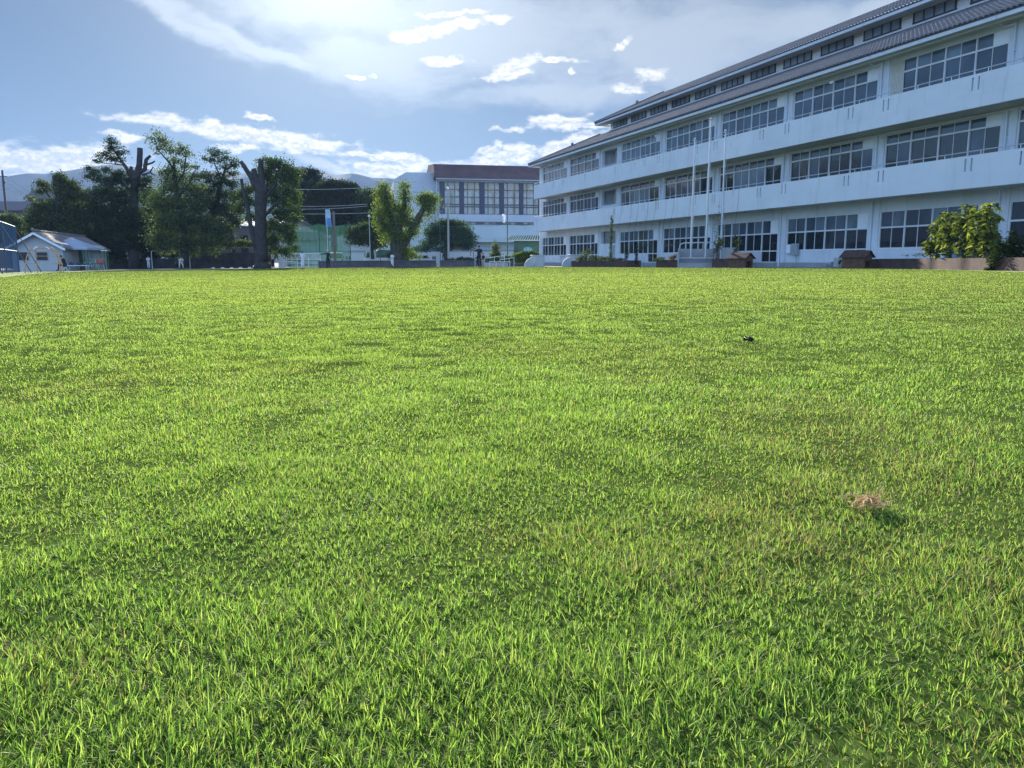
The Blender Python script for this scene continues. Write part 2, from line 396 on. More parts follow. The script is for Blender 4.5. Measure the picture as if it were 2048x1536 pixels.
# strip of paving between lawn and school, and the road behind the gate
m_conc = mat('paving', (.36,.35,.33), .9, .12, .8, .2, 60)
U = Vector((math.sin(R(-20)), math.cos(R(-20)), 0)); NN = Vector((math.cos(R(-20)), -math.sin(R(-20)), 0))
b = MB(); pts = [U*s+NN*D for s, D in ((88,24.5),(88,34.2),(2,34.2),(2,24.5))]
b.add([(p.x, p.y, gz(p.x)-.008) for p in pts], [(0,1,2,3)]); tag(b.build('pavement', m_conc), kind='structure')
# ------------------------------------------------------------------ school building
S0 = 45.0
def SF(s, D, z): return (s-S0, -(D-34.0), z)
def sworld(s, D, z=None):
    p = U*s+NN*D; return Vector((p.x, p.y, gz(p.x) if z is None else z))
m_wall = mat('painted_concrete', (.64,.70,.76), .85, .06, .7, .15, 50, stain=.5)
m_par = mat('balcony_paint', (.70,.75,.80), .8, .05, .5, .1, 40, stain=.38)
m_soff = mat('soffit', (.52,.53,.48), .9, .08, .8, 0)
m_alu = mat('aluminium', (.72,.75,.78), .4, .05, 2)
m_darkfr = mat('bronze_frame', (.035,.03,.035), .5, .1, 2)
m_plinth = mat('plinth', (.30,.32,.34), .9, .12, 1.2, .2)
m_panel = mat('white_panel', (.78,.84,.90), .55, .04, 1)
m_curt = mat('curtain', (.62,.62,.55), .9, .06, 6)
m_tile = mat('roof_tile', (.165,.160,.170), .75, .22, 4, .1, 25, spec=.2)
m_tilecap = mat('tile_cap', (.20,.19,.21), .22, .15, 6, spec=.9)
def glassmat(name, col, rough=.03, spec=.75):
    if name in MATS: return MATS[name]
    m = bpy.data.materials.new(name); m.use_nodes = True; t = m.node_tree; b = t.nodes['Principled BSDF']
    v = N('ShaderNodeTexCoord', t).outputs['Object']
    n = noise(v, .35, 3, .5, tree=t)
    L(MIX(MR(n, .3, .7, tree=t), tuple(c*.6 for c in col), tuple(c*1.5 for c in col), t), b.inputs['Base Color'], t)
    b.inputs['Roughness'].default_value = rough; b.inputs['Specular IOR Level'].default_value = spec
    bn = N('ShaderNodeBump', t); bn.inputs['Strength'].default_value = .04; bn.inputs['Distance'].default_value = .05
    L(noise(v, .9, 2, .5, tree=t), bn.inputs['Height'], t); L(bn.outputs[0], b.inputs['Normal'], t)
    MATS[name] = m; return m
g_dark = glassmat('glass_dark', (.014,.024,.032)); g_mid = glassmat('glass_mid', (.055,.085,.12), .06, .7); g_grey = glassmat('glass_grey', (.12,.17,.22), .12, .6)
g_pale = glassmat('glass_pale', (.20,.25,.30), .15, .6)
g_teal = glassmat('glass_teal', (.10,.20,.21), .12, .6)
school = empty('school_building', sworld(S0, 34.0), R(110), 'long three storey white school building with balconies and tiled roofs', 'school')
school.location.z = 0
SE = 83.75; SR = 3.0      # far and near ends along s
BAYS = [(76.15, 83.75), (68.57, 76.15)] + [(64.85-7.63*(k+1)+.0, 64.85-7.63*k) for k in range(8)]
FL = [(.0, 3.75), (3.75, 7.34), (7.34, 11.35)]
WIN = [(1.13, 2.26, 3.14), (4.35, 6.68, 7.20), (7.95, 10.30, 10.95)]
# solid core, pillars and spandrels
b = MB(SF)
b.box((SR, 35.6, -.6), (SE, 52.0, 11.2)); b.box((68.75, 34.3, -.6), (SE-.02, 35.6, 11.19)); b.box((SR+.02, 34.3, -.6), (64.85, 35.6, 11.19))
b.box((64.85, 34.35, 11.0), (68.75, 35.6, 11.19))
bounds = [SE-.3]+[x[0] for x in BAYS]+[64.85]
for s in set(bounds):
    if abs(s-68.57) < .01 : b.box((s-.30, 34.0, -.6), (s+.34, 34.3, 11.18))
    elif abs(s-(SE-.3)) < .01: b.box((s-.20, 33.98, -.6), (s+.3, 34.3, 11.18))
    elif s < 64: b.box((s-.39, 33.97, -.6), (s+.39, 34.3, 11.18))
    else: b.box((s-.39, 34.0, -.6), (s+.39, 34.3, 11.18))
for (a, c) in BAYS:
    for f, (z0, z1) in enumerate(FL):
        zs, ztr, zt = WIN[f]
        b.box((a+.39, 34.05, zt), (c-.39, 34.29, min(z1+.02, 11.17)))
        if f == 0:
            b.box((a+.39+1.72, 34.05, -.6), (c-.39, 34.29, zs))
            b.box((a+.39, 34.05, -.6), (a+.39+1.72, 34.28, .33))
        else: b.box((a+.39, 34.05, z0+.01), (c-.39, 34.28, zs))
# stair bay with openings
for z0, z1, za, zb in ((-.6, 3.75, 2.15, 3.3), (3.77, 7.34, 5.75, 7.1), (7.36, 11.17, 9.35, 10.8)):
    b.box((64.86+.38, 34.06, z0), (68.27, 34.34, za)); b.box((65.24, 34.06, zb), (68.27, 34.34, z1))
walls = b.build('wall', m_wall, school)
b = MB(SF); b.box((SR+.1, 33.90, -.6), (SE+.02, 34.04, .36)); b.build('plinth', m_plinth, school)
# recess interiors: louvre and grey boards
for za, zb, nm in ((5.75, 7.1, 0), (9.35, 10.8, 1)):
    b = MB(SF); z = za+.12
    while z < zb-.08:
        b.add([(65.3,34.5,z),(66.6,34.5,z),(66.6,34.62,z+.11),(65.3,34.62,z+.11),(65.3,34.5,z+.02),(66.6,34.5,z+.02),(66.6,34.62,z+.13),(65.3,34.62,z+.13)], [(0,3,2,1),(4,5,6,7),(0,1,5,4),(1,2,6,5),(2,3,7,6),(3,0,4,7)]); z += .19
    b.build('louvre', m_alu, school)
b = MB(SF); b.box((65.24,34.4,2.15),(68.27,34.5,3.3)); b.build('shutter_panel', mat('grey_board', (.22,.25,.29), .7), school)
b = MB(SF); b.box((65.4,33.98,.36),(66.35,34.058,1.95)); b.build('side_door', mat('steel_door', (.35,.42,.50), .5), school)
# windows
PX0 = {}
def pane_mat(f, bay, row, col):
    """col 0 = nearest the viewer's right (small s)"""
    if row == 1 and col == 0: return 4
    if f == 0:
        if row == 1:
            if bay == 7: return [4,1,5,5,3,3,3,1][col]
            return 1 if (col+bay) % 3 else 2
        return 0
    if f == 1:
        if row == 1: return 1
        if bay in (2, 4) and col in (2,3,4,5): return 2
        return 0 if (col*7+bay*3) % 5 else 1
    if row == 1: return 2 if (col+bay) % 2 else 1
    if bay in (8,) and col in (0, 7): return 6
    if bay == 8 and col == 6: return 1
    return 1
PM = [g_dark, g_mid, g_grey, g_teal, m_panel, g_teal, m_curt]
for bi, (a, c) in enumerate(BAYS):
    for f in range(3):
        zs, ztr, zt = WIN[f]; s0, s1 = a+.39, c-.39; w = (s1-s0)/8
        fr = MB(SF); gl = MB(SF)
        door = f == 0 and bi != 0
        zb = zs
        fr.box((s0, 34.06, zs-.05) if not door else (s0+2*w+.03, 34.03, zs-.05), (s1, 34.15, zs+.04))      # sill
        fr.box((s0, 34.06, zt-.04), (s1, 34.15, zt-.001))
        fr.box((s0, 34.055, ztr-.04), (s1, 34.15, ztr+.045))
        for k in range(0, 9, 2):
            x = min(max(s0+k*w, s0+.04), s1-.04)
            bot = .33 if (door and k <= 2) else zs-.04
            fr.box((x-.034, 34.045, bot), (x+.034, 34.16, zt-.002))
        for k in range(1, 9, 2):
            x = s0+k*w; bot = .33 if (door and k < 2) else zs+.03
            fr.box((x-.014, 34.07, bot), (x+.014, 34.14, ztr-.035)); fr.box((x-.014, 34.075, ztr+.04), (x+.014, 34.14, zt-.04))
        if door: fr.box((s0+.02, 34.06, .33), (s0+2*w-.02, 34.15, .42)); fr.box((s0+.02, 34.062, 1.08), (s0+2*w-.02, 34.15, 1.15))
        for k in range(8):
            x0, x1 = s0+k*w, s0+(k+1)*w
            d = 34.10+(.018 if k % 2 else 0)
            tlt = (rng.random()-.5)*.012
            for row, (z0, z1) in enumerate(((.34 if (door and k < 2) else zs, ztr), (ztr, zt))):
                gl.m = pane_mat(f, bi, row, k)
                dd = d-(.02 if gl.m == 4 else 0)
                gl.add([(x0, dd-tlt, z0), (x1, dd+tlt, z0), (x1, dd+tlt, z1), (x0, dd-tlt, z1)], [(0,1,2,3)])
        wo_ = fr.build('window', m_alu, school); gl.build('glass', PM, wo_)
        # papers stuck to the glass, curtains behind
        if (f, bi) == (1, 8):
            for (x, z, ww, hh, mm) in ((a+6.6,5.95,.35,.42,0),(a+6.1,6.02,.55,.42,1),(a+5.6,6.02,.28,.3,0),(a+5.0,5.75,.2,.75,0),(a+4.2,6.2,.5,.2,0)):
                pp = MB(SF); pp.box((x-ww/2, 34.07, z-hh/2), (x+ww/2, 34.075, z+hh/2)); pp.build('paper_notice', [mat('paper', (.70,.78,.80), .8), mat('paper_yellow', (.65,.66,.40), .8)][mm], wo_)
        if (f, bi) == (2, 7):
            pp = MB(SF); 
            for (x, z, ww, hh) in ((a+3.0,9.2,.8,.7),(a+2.3,9.3,.5,1.0),(a+1.7,9.1,.9,.8),(a+.9,9.2,.5,.9)):
                pp.box((x-ww/2, 34.07, z-hh/2), (x+ww/2, 34.075, z+hh/2))
            pp.build('pale_screen', mat('paper', (.70,.78,.80), .8), wo_)
        if (f, bi) in ((2, 6), (2, 8)):
            pp = MB(SF)
            for x in ((s1-.1, s1-.55) if bi == 6 else (s1-.08, s1-.35)):
                for q in range(5):
                    pp.tube([(x-q*.09, 34.05, 7.95), (x-q*.09+.02, 34.05, 10.9)], .035, 6)
            pp.build('curtain', m_curt, wo_)
# balconies
SBE = 81.9
slits = [27.3, 32.45, 34.88, 40.05, 42.45, 47.45, 49.85, 55.1, 57.4, 62.55, 68.6, 73.9, 76.3, 81.0, 24.6, 19.5, 17.2, 12.1, 9.7]
for z0 in (3.75, 7.34):
    b = MB(SF); D0 = 32.4
    b.box((SR, D0-.012, z0), (SBE, D0+.14, z0+.555)); b.box((SR, D0+.01, z0+.555), (SBE-.01, D0+.14, z0+.57))
    b.box((SR, D0, z0+.57), (SBE, D0+.13, z0+.78)); b.box((SR, D0, z0+1.36), (SBE, D0+.13, z0+1.485))
    ed = sorted([(s+q-.05, s+q+.05) for s in slits for q in (-.16, .16)])
    cur = SR
    for e0, e1 in ed:
        b.box((cur, D0, z0+.78), (e0, D0+.13, z0+1.36)); cur = e1
    b.box((cur, D0, z0+.78), (SBE, D0+.13, z0+1.36))
    b.box((SR, D0+.14, z0+.03), (SBE-.02, 34.05, z0+.20))      # slab
    b.box((SBE-.13, D0+.14, z0+.20), (SBE, 33.99, z0+1.485)); 
    bal = b.build('balcony', m_par, school)
    b = MB(SF); b.m = 0
    b.box((SR, D0+.16, z0+.02), (SBE-.05, 33.9, z0+.028)); b.build('soffit', m_soff, bal)
    b = MB(SF); b.tube([(SR, D0+.06, z0+1.67), (SBE+.0, D0+.06, z0+1.67)], .024, 8)
    s = SBE-.05
    while s > SR: b.tube([(s, D0+.06, z0+1.48), (s, D0+.06, z0+1.67)], .014, 6); s -= 1.9
    b.build('railing', mat('pale_steel', (.72,.76,.80), .3, .05, 3, metal=.5), bal)
b = MB(SF)
for z, d in ((7.27, 33.93), (11.12, 33.35)):
    b.tube([(SR, d, z), (64.9 if z > 8 else 82, d, z)], .045, 8)
b.build('service_pipe', m_alu, school)
# downpipes and brackets on each pillar
for a, c in BAYS[1:]:
    b = MB(SF); s = a+.05
    for z0, z1 in ((.1, 3.72), (3.98, 7.2), (7.6, 11.05)):
        b.tube([(s, 33.88, z0), (s, 33.88, z1)], .045, 8)
        for z in (z0+.9, z0+2.2): b.box((s-.07, 33.86, z), (s+.07, 33.97, z+.04))
    b.tube([(s-.02, 33.88, 10.98), (s+.55, 33.86, 10.98), (s+.55, 33.6, 11.12)], .05, 8)
    b.build('downpipe', m_wall, school)
# column of the far corner
b = MB(SF); b.tube([(SE-.1, 33.9, -.3), (SE-.1, 33.9, 11.1)], .1, 10); b.build('corner_pipe', m_wall, school)

# tiled roofs
def tiled(name, DE, ZE, DT, slope, sE, sN, parent, hipsign=True):
    """eave line DE/ZE up to DT; far end hipped at 45 degrees"""
    p = .268; nseg = 6; npit = int((sE-sN)/p); ns = npit*nseg+1
    s = sE-np.arange(ns)*(p/nseg); ph = (np.arange(ns) % nseg)/nseg
    prof_ = np.where(ph < .5, np.sin(ph/.5*np.pi)*.060, -np.sin((ph-.5)/.5*np.pi)*.012)
    nrow = int((DT-DE)/.27); V = []
    for i in range(nrow+1):
        for e in (0, 1):
            if i == nrow and e == 1: break
            D = DE+(DT-DE)*(i+e)/nrow if e else DE+(DT-DE)*i/nrow
            zz = ZE+(D-DE)*slope+(0 if e else .022)
            ss = np.minimum(s, sE-(D-DE))
            V.append(np.c_[ss-S0, np.full(ns, -(D-34.0)), zz+np.where(ss < s-1e-6, 0, prof_)])
    R_ = len(V); V = np.concatenate(V); idx = np.arange(ns-1)
    F = np.concatenate([np.c_[i*ns+idx, i*ns+idx+1, (i+1)*ns+idx+1, (i+1)*ns+idx] for i in range(R_-1)])
    roof = npmesh(name, V, F, m=m_tile, parent=parent)
    b = MB(SF)       # far hip slope and underside
    n_ = (DT-DE)
    b.add([(sE, DE, ZE-.02), (sE-n_, DT, ZE+n_*slope-.02), (sE-n_, DT+(52.0+34-DT-DT if False else 6), ZE+n_*slope-.02), (sE, DT+n_+6, ZE-.02)], [(0,1,2,3)])
    b.build('hip_slope', m_tile, roof)
    b = MB(SF)
    b.box((sN, DE-.03, ZE-.12), (sE+.02, DE+.05, ZE-.045)); b.build('tile_edge', m_darkfr, roof)
    b = MB(SF); b.box((sN, DE+.0, ZE-.30), (sE, DE+.10, ZE-.115)); b.box((sE-.1, DE+.1, ZE-.30), (sE, DT+n_+6, ZE-.115)); b.build('fascia', m_wall, roof)
    b = MB(SF)
    for k in range(npit):
        if k > 240: break
        x = sE-(k+.25)*p; z = ZE+.005
        b.tube([(x, DE-.05, z), (x, DE+.02, z+.01)], .055, 7)
    b.build('eave_tile', m_tilecap, roof)['kind'] = 'stuff'
    b = MB(SF); b.tube([(sE+.05, DE-.05, ZE+.05), (sE-n_, DT, ZE+n_*slope+.08)], [.11, .12], 8); 
    b.ball((sE-n_*.62, DE+n_*.62, ZE+n_*.62*slope+.22), .17, 8, (1,1,1.3))
    b.build('hip_ridge', m_tile, roof)
    return roof
lr = tiled('roof', 32.85, 11.42, 38.9, .445, 84.7, SR, school)
b = MB(SF); b.box((SR, 32.95, 11.15), (84.6, 34.3, 11.19)); b.build('eave_soffit', m_soff, lr)
# clerestory
SC = 76.35
b = MB(SF); b.box((SR, 38.95, 11.2), (SC, 47.0, 14.72)); 
b.box((SR, 38.80, 14.14), (SC+.05, 38.95, 14.24))
b.build('clerestory_wall', m_par, school)
b = MB(SF); b.box((SR, 38.78, 14.08), (SC+.06, 38.9, 14.14)); b.build('flashing', m_darkfr, school)
k = 0
xs0 = 75.5
while xs0-3.82*k > SR+4:
    s1 = xs0-3.82*k; s0_ = s1-2.83; fr = MB(SF); gl = MB(SF)
    for z in (14.34, 14.95): fr.box((s0_-.08, 38.86, z-.035), (s1+.06, 38.96, z+.035))
    for q in range(5): x = s1-q*2.83/4; fr.box((x-.045, 38.87, 14.34), (x+.045, 38.955, 14.95))
    gl.add([(s0_, 38.91, 14.34), (s1, 38.91, 14.34), (s1, 38.91, 14.95), (s0_, 38.91, 14.95)], [(0,1,2,3)])
    w_ = fr.build('clerestory_window', m_darkfr, school); gl.build('glass', g_pale, w_)
    k += 1
ur = tiled('upper_roof', 37.75, 15.15, 43.0, .47, 77.7, SR, school)
b = MB(SF); b.box((SR, 38.94, 14.71), (SC, 46.9, 15.05)); b.box((SR, 37.85, 14.93), (77.6, 39.0, 14.96)); b.build('eave_soffit', m_soff, ur)
# meter boxes
b = MB(SF); 
for x in (40.75,): 
    b.m = 0; b.box((x, 33.78, .82), (x-.55, 33.95, 1.55)); b.m = 1; b.box((x+.1, 33.80, .95), (x+.5, 33.96, 1.5)); b.m = 0; b.tube([(x-.45, 33.86, .82), (x-.45, 33.86, 0)], .03, 6)
b.build('meter_box', [mat('grey_box', (.30,.36,.38), .6), m_panel], school)
for s, z, d in ((37.7, 10.7, 33.5), (57.5, 10.6, 33.5), (80, 10.9, 33.5)):
    b = MB(SF); b.ball((s, d, z), .11, 10, (1.5,1,.8)); b.bar((s, d, z+.05), (s, 34, z+.3), .04); b.build('floodlight', m_panel, school)
# drop wires of the green curtain below the first balcony
for k, s in enumerate([62.3, 61.0, 59.2, 58.0, 56.4, 55.2, 53.6, 52.5, 50.2, 46.0, 44.4]):
    b = MB(); p = sworld(s, 32.3); q = sworld(s+(.5 if k % 2 else -.3), 31.6)
    b.tube([(p.x, p.y, 5.2), (p.x-.02, p.y-.02, 4.4), (q.x, q.y, gz(q.x)+.1)], .008, 4)
    o = b.build('climbing_wire', m_darkfr); tag(o, 'thin plant wire hung from the lower balcony, %s' % ['leftmost of the row','second of the row from the left','third of the row from the left','fourth of the row from the left','fifth of the row from the left','sixth of the row from the left','just left of the left flagpole','between the left and middle flagpoles low','near the middle flagpole','by the leafy vine tower','right of the leafy vine tower'][k], 'wire', 'plant wires hung from the balcony')
# ------------------------------------------------------------------ gymnasium behind the trees
def frame_at(x0, x1, Y0, Y1):
    """origin and unit vectors of a facade running from pixel column x0 (depth Y0) to x1 (depth Y1)"""
    p = foot(x0, Y0); q = foot(x1, Y1); p.z = q.z = 0
    return p, q, (q-p).normalized(), (q-p).length
GP, GQ, GU, GL_ = frame_at(878, 1100, 130, 133.5)
gym = empty('gymnasium', GP, math.atan2(GU.y, GU.x), 'large pale gymnasium with brown metal roof and tall windows', 'gymnasium')
def gzpx(y, Y): return (HY-y)/1557.0*Y+CAMZ
m_gwall = mat('gym_wall', (.40,.45,.50), .8, .05, .3, 0, stain=.15)
m_groof = mat('gym_roof', (.085,.052,.056), .6, .25, .6, .1, 3)
m_gdark = mat('gym_mullion', (.055,.06,.075), .5, .1, 1)
def clearglass(name, tint, al):
    m = bpy.data.materials.new(name); m.use_nodes = True; t = m.node_tree; bs = t.nodes['Principled BSDF']
    bs.inputs['Base Color'].default_value = (*tint, 1); bs.inputs['Roughness'].default_value = .08
    tr = N('ShaderNodeBsdfTransparent', t); tr.inputs[0].default_value = (.92, .94, .86, 1); mx = N('ShaderNodeMixShader', t)
    n = noise(N('ShaderNodeTexCoord', t).outputs['Object'], .45, 3, .6, tree=t); L(MR(n, .3, .7, al-.18, al+.18, tree=t), mx.inputs[0], t)
    L(tr.outputs[0], mx.inputs[1], t); L(bs.outputs[0], mx.inputs[2], t); L(mx.outputs[0], t.nodes['Material Output'].inputs[0], t); return m
m_ggla = clearglass('gym_glass', (.38,.40,.39), .40)
GW = 34.0
zt = gzpx(367, 130); zb = gzpx(430, 130); zr0 = gzpx(360, 130); zr1 = gzpx(333, 130)
b = MB(); b.box((0, .35, -1), (GW, 24, zb-.02)); b.box((0, 0, -1), (GW, .35, zb)); b.box((0, 0, zt), (GW, .35, zr0-.01))
b.box((0, .36, zb-.01), (.3, 24, zr0)); b.box((GW-.3, .36, zb-.01), (GW, 24, zr0)); b.box((.31, 23.7, zt+1.6), (GW-.31, 24, zr0-.02)); b.box((.31, .36, zt+2.3 if zt+2.3 < zr0-.1 else zr0-.2), (GW-.31, 23.69, zr0-.05))
for i in range(9): b.box((.31+i*4.15, 23.7, zb-.01), (1.0+i*4.15, 24, zt+1.59))
b.build('wall', m_gwall, gym)
b = MB()   # panel joints and low strip windows
b2 = MB(); z = gzpx(447.5, 130)
b.box((4.0, -.03, z-.22), (GW, .02, z+.28))
for i in range(16):
    x = 4.15+i*1.12
    if i % 3 != 2: b2.box((x+.1, -.05, z-.12), (x+.95, .0, z+.18))
    b.box((x-.04, -.04, z-.22), (x+.04, .0, z+.28))
o = b.build('strip_window', m_gdark, gym); b2.build('glass', m_ggla, o)
# main glazing
wv = (130/1557.0)
def gx(px, Y=130.8): return (px-878)*wv*1.008
b = MB(); b.box((gx(881), .06, zb), (gx(890), .34, zt))
cols = [(890.5, 920), (928.5, 960), (969.5, 1000), (1008.5, 1040), (1048, 1079), (1087, 1118)]
for a_, c_ in zip([q[1] for q in cols[:-1]], [q[0] for q in cols[1:]]): b.box((gx(a_), -.05, zb+.01), (gx(c_), .34, zt-.01))
b.build('pier', mat('gym_pier', (.035,.045,.075), .6), gym)
rowz = [zt, gzpx(382, 130), gzpx(396.5, 130), gzpx(410.5, 130), gzpx(415.5, 130), zb]
for a_, c_ in cols:
    fr = MB(); gl = MB(); x0, x1 = gx(a_), gx(c_)
    gl.add([(x0, .2, zb), (x1, .2, zb), (x1, .2, zt), (x0, .2, zt)], [(0,1,2,3)])
    for z in rowz[1:-1]: fr.box((x0, .08, z-.06), (x1, .19, z+.06))
    for z in (zb+.05, zt-.05): fr.box((x0, .09, z-.05), (x1, .19, z+.05))
    for f in (.0, .24, .68, 1.0): x = x0+(x1-x0)*f; fr.box((x-.05, .07, zb), (x+.05, .195, zt))
    fr.box((x0, .085, rowz[4]), (x1, .19, rowz[4]+.12)); fr.box((x0, .085, rowz[3]-.14), (x1, .19, rowz[3]))
    w_ = fr.build('window', m_gdark, gym); gl.build('glass', m_ggla, w_)
# roof: steep front, verge board, cornice
b = MB()
n = 60
for i in range(n):
    x0 = -.6+i*(GW+.6)/n; x1 = x0+(GW+.6)/n
    b.add([(x0, -.9, zr0+.15), (x1, -.9, zr0+.15), (x1, .9, zr1), (x0, .9, zr1)], [(0,1,2,3)])
    b.box((x0-.03, -.55, 0), (x0-.029, -.5, .001)) if False else None
    b.add([(x0-.03, -.93, zr0+.16), (x0+.03, -.93, zr0+.16), (x0+.03, .87, zr1+.03), (x0-.03, .87, zr1+.03)], [(0,1,2,3)])
b.add([(-.6, .9, zr1), (GW, .9, zr1), (GW, 12, zr1+1.1), (-.6, 12, zr1+1.1)], [(0,1,2,3)]); b.add([(-.6, 12, zr1+1.1), (GW, 12, zr1+1.1), (GW, 24.5, zr0), (-.6, 24.5, zr0)], [(0,1,2,3)])
b.add([(-.6,-.9,zr0+.15), (-.6,.9,zr1), (-.6,12,zr1+1.1), (-.6,24.5,zr0), (-.6,24.5,zr0-.3), (-.6,-.9,zr0-.3)], [(5,4,3,2,1,0)])
b.box((-.6, -.92, zr0-.12), (GW, -.86, zr0+.15))
ro = b.build('roof', m_groof, gym)
b = MB(); b.box((-.4, -.8, zr0-.32), (GW, .36, zr0-.13)); b.build('cornice', m_gwall, ro)
# lower block on the left of the gym
b = MB(); zl = gzpx(353, 133)
xl = (805-878)*133/1557; xk = (818-878)*133/1557
b.add([(xl-.9, 1.5, -1), (-.02, 1.5, -1), (-.02, 1.5, zl), (xk, 1.5, zl), (xl-.9, 1.5, gzpx(367,133)),
       (xl-.9, 20, -1), (-.02, 20, -1), (-.02, 20, zl), (xk, 20, zl), (xl-.9, 20, gzpx(367,133))],
      [(0,1,2,3,4), (9,8,7,6,5), (0,4,9,5), (4,3,8,9), (3,2,7,8), (1,6,7,2)])
b.build('side_block', m_gwall, gym)
b = MB(); b.tube([(-.25, -.02, 0), (-.25, -.02, zr0-.3)], .09, 8); b.build('downpipe', m_gwall, gym)
b = MB()
for k, x in enumerate((16.2, 23.0, 28)): b.box((x, -.04, 1.3), (x+2.0, 0.02, 3.0))
b.box((1.9, -.05, -.5), (4.2, .02, 4.2)); b.build('doorway', mat('door_red', (.11,.035,.04), .6), gym)
# concrete canopy strip along the ground floor
b = MB(); zc = gzpx(478, 128); b.box((5, -1.6, zc-.5), (GW, .0, zc+.25)); b.build('canopy', m_gwall, gym)

# ------------------------------------------------------------------ long white wall, low dark wall
def wallrun(name, pts, h0, h1, th, m, label, cat, cap=None, capm=None, z_abs=None, group=None):
    e = empty(name, pts[0], 0, label, cat, group); o0 = pts[0].copy()
    b = MB(); c = MB()
    for p, q in zip(pts[:-1], pts[1:]):
        d = (q-p); d.z = 0; nrm = Vector((-d.y, d.x, 0)).normalized()*th/2
        for (mb, za, zb_, k) in ((b, h0, h1, 1), (c, h1, h1+(cap or 0), 1.6)):
            if mb is c and not cap: continue
            P = [p-nrm*k, q-nrm*k, q+nrm*k, p+nrm*k]
            vs = [Vector((v.x, v.y, v.z+za))-o0 for v in P]+[Vector((v.x, v.y, v.z+zb_))-o0 for v in P]
            mb.add(vs, [(0,3,2,1),(4,5,6,7),(0,1,5,4),(1,2,6,5),(2,3,7,6),(3,0,4,7)])
    w_ = b.build('wall_panel', m, e)
    if cap: c.build('coping', capm or m, e)
    return e
m_wwall = mat('white_wall', (.46,.50,.51), .8, .06, .4, 0, stain=.1); m_cop = mat('coping', (.20,.24,.25), .6)
ww = wallrun('boundary_wall', [foot(622, 112), foot(1135, 114)], -1, 2.05, .2, m_wwall, 'long white boundary wall with dark tiled coping behind the parked cars', 'wall', .22, m_cop)
b = MB()
for x in (693, 699, 866, 870, 1010, 1016):
    p = foot(x, 112)-ww.location; b.box((p.x-.12, p.y-.16, 1.05), (p.x+.12, p.y-.105, 1.5))
b.build('vent_slot', m_gdark, ww)
wallrun('low_wall', [foot(636, 84), foot(872, 85)], -.5, .68, .25, mat('dark_block', (.085,.075,.085), .85, .3, 1.2, .2), 'low dark block wall along the far edge of the lawn, left of the grey post', 'wall', .05, mat('dark_cop', (.12,.11,.12), .8))
wallrun('low_wall', [foot(880, 85), foot(985, 84), foot(1080, 82)], -.5, .66, .25, MATS['dark_block'], 'low dark block wall right of the grey post, behind the white handrails', 'wall', .05, MATS['dark_cop'])
def post(px, Y, ytop, r, m, label, name='post', cat='pole', group=None, top=None):
    p = foot(px, Y); h = gzpx(ytop, Y)-p.z; e = empty(name, p, 0, label, cat, group)
    b = MB(); b.tube([(0,0,-.1), (0,0,h)], [r, r*.8], 8); b.build('shaft', m, e)
    if top: top(e, h)
    return e
m_steel = mat('steel_pole', (.50,.54,.56), .4, .08, 2, metal=.5); m_conp = mat('concrete_pole', (.36,.37,.36), .8, .1, 1)
m_green = mat('net_green', (.05,.16,.10), .6)
def lampball(e, h): b = MB(); b.ball((0,0,h+.1), .16, 8); b.build('lamp', m_panel, e)
b = MB(); p = foot(876.5, 84.5); b.box((p.x-.12, p.y-.12, p.z-.2), (p.x+.12, p.y+.12, p.z+.72)); tag(b.build('gate_post', m_conp), 'short grey post between the two low dark walls', 'post')
post(740, 92, 436, .06, m_steel, 'thin steel net pole in front of the low tree and truck', 'net_pole', 'pole', 'net poles', lampball)
post(821, 92, 441, .06, m_steel, 'thin steel net pole right of the pruned ginkgo trunk', 'net_pole', 'pole', 'net poles')
post(897, 90, 382, .13, m_conp, 'tall concrete pole in front of the gymnasium windows', 'net_pole', 'pole', 'net poles', lampball)
def street(e, h):
    b = MB(); b.bar((0,0,h-.2), (-.45,0,h-.35), .05); b.build('arm', m_gdark, e)
    b = MB(); b.tube([(-.45,0,h-1.5), (-.45,0,h-1.15), (-.45,0,h-.6), (-.45,0,h-.45)], [.12,.20,.22,.08], 8); b.build('lantern', m_panel, e)
post(1015, 96, 423, .07, m_gdark, 'dark street lamp with a white lantern beside the gymnasium', 'street_lamp', 'street lamp', None, street)
# banner pole
e = post(655.5, 92, 421, .06, m_steel, 'pole carrying a blue and white banner beside the net', 'banner_pole', 'pole')
h = gzpx(421, 92)-e.location.z
b = MB(); 
for i in range(6):
    b.m = 0 if i < 3 else 1; z1 = h-.05-i*.33; z0 = z1-.33 
    w_ = lambda q: .03*math.sin(q*1.3)
    b.add([(-.15+.0, w_(i), z1), (.42+.03*i, -.03+w_(i), z1+.06), (.42+.03*(i+1), -.03+w_(i+1), z0+.06), (-.15, w_(i+1), z0),
           (-.15, w_(i)+.012, z1), (.42+.03*i, -.018+w_(i), z1+.06), (.42+.03*(i+1), -.018+w_(i+1), z0+.06), (-.15, w_(i+1)+.012, z0)],
          [(0,1,2,3),(7,6,5,4),(0,4,5,1),(1,5,6,2),(2,6,7,3),(3,7,4,0)])
b.build('banner', [mat('banner_pale', (.40,.60,.75), .7), mat('banner_blue', (.12,.30,.60), .7)], e)
b = MB(); p = foot(669.5, 95); b.tube([(p.x,p.y,p.z), (p.x,p.y,gzpx(425,95))], .16, 8); tag(b.build('utility_pole', mat('brown_pole', (.16,.12,.11), .8)), 'thick brown utility pole right behind the banner', 'utility pole')
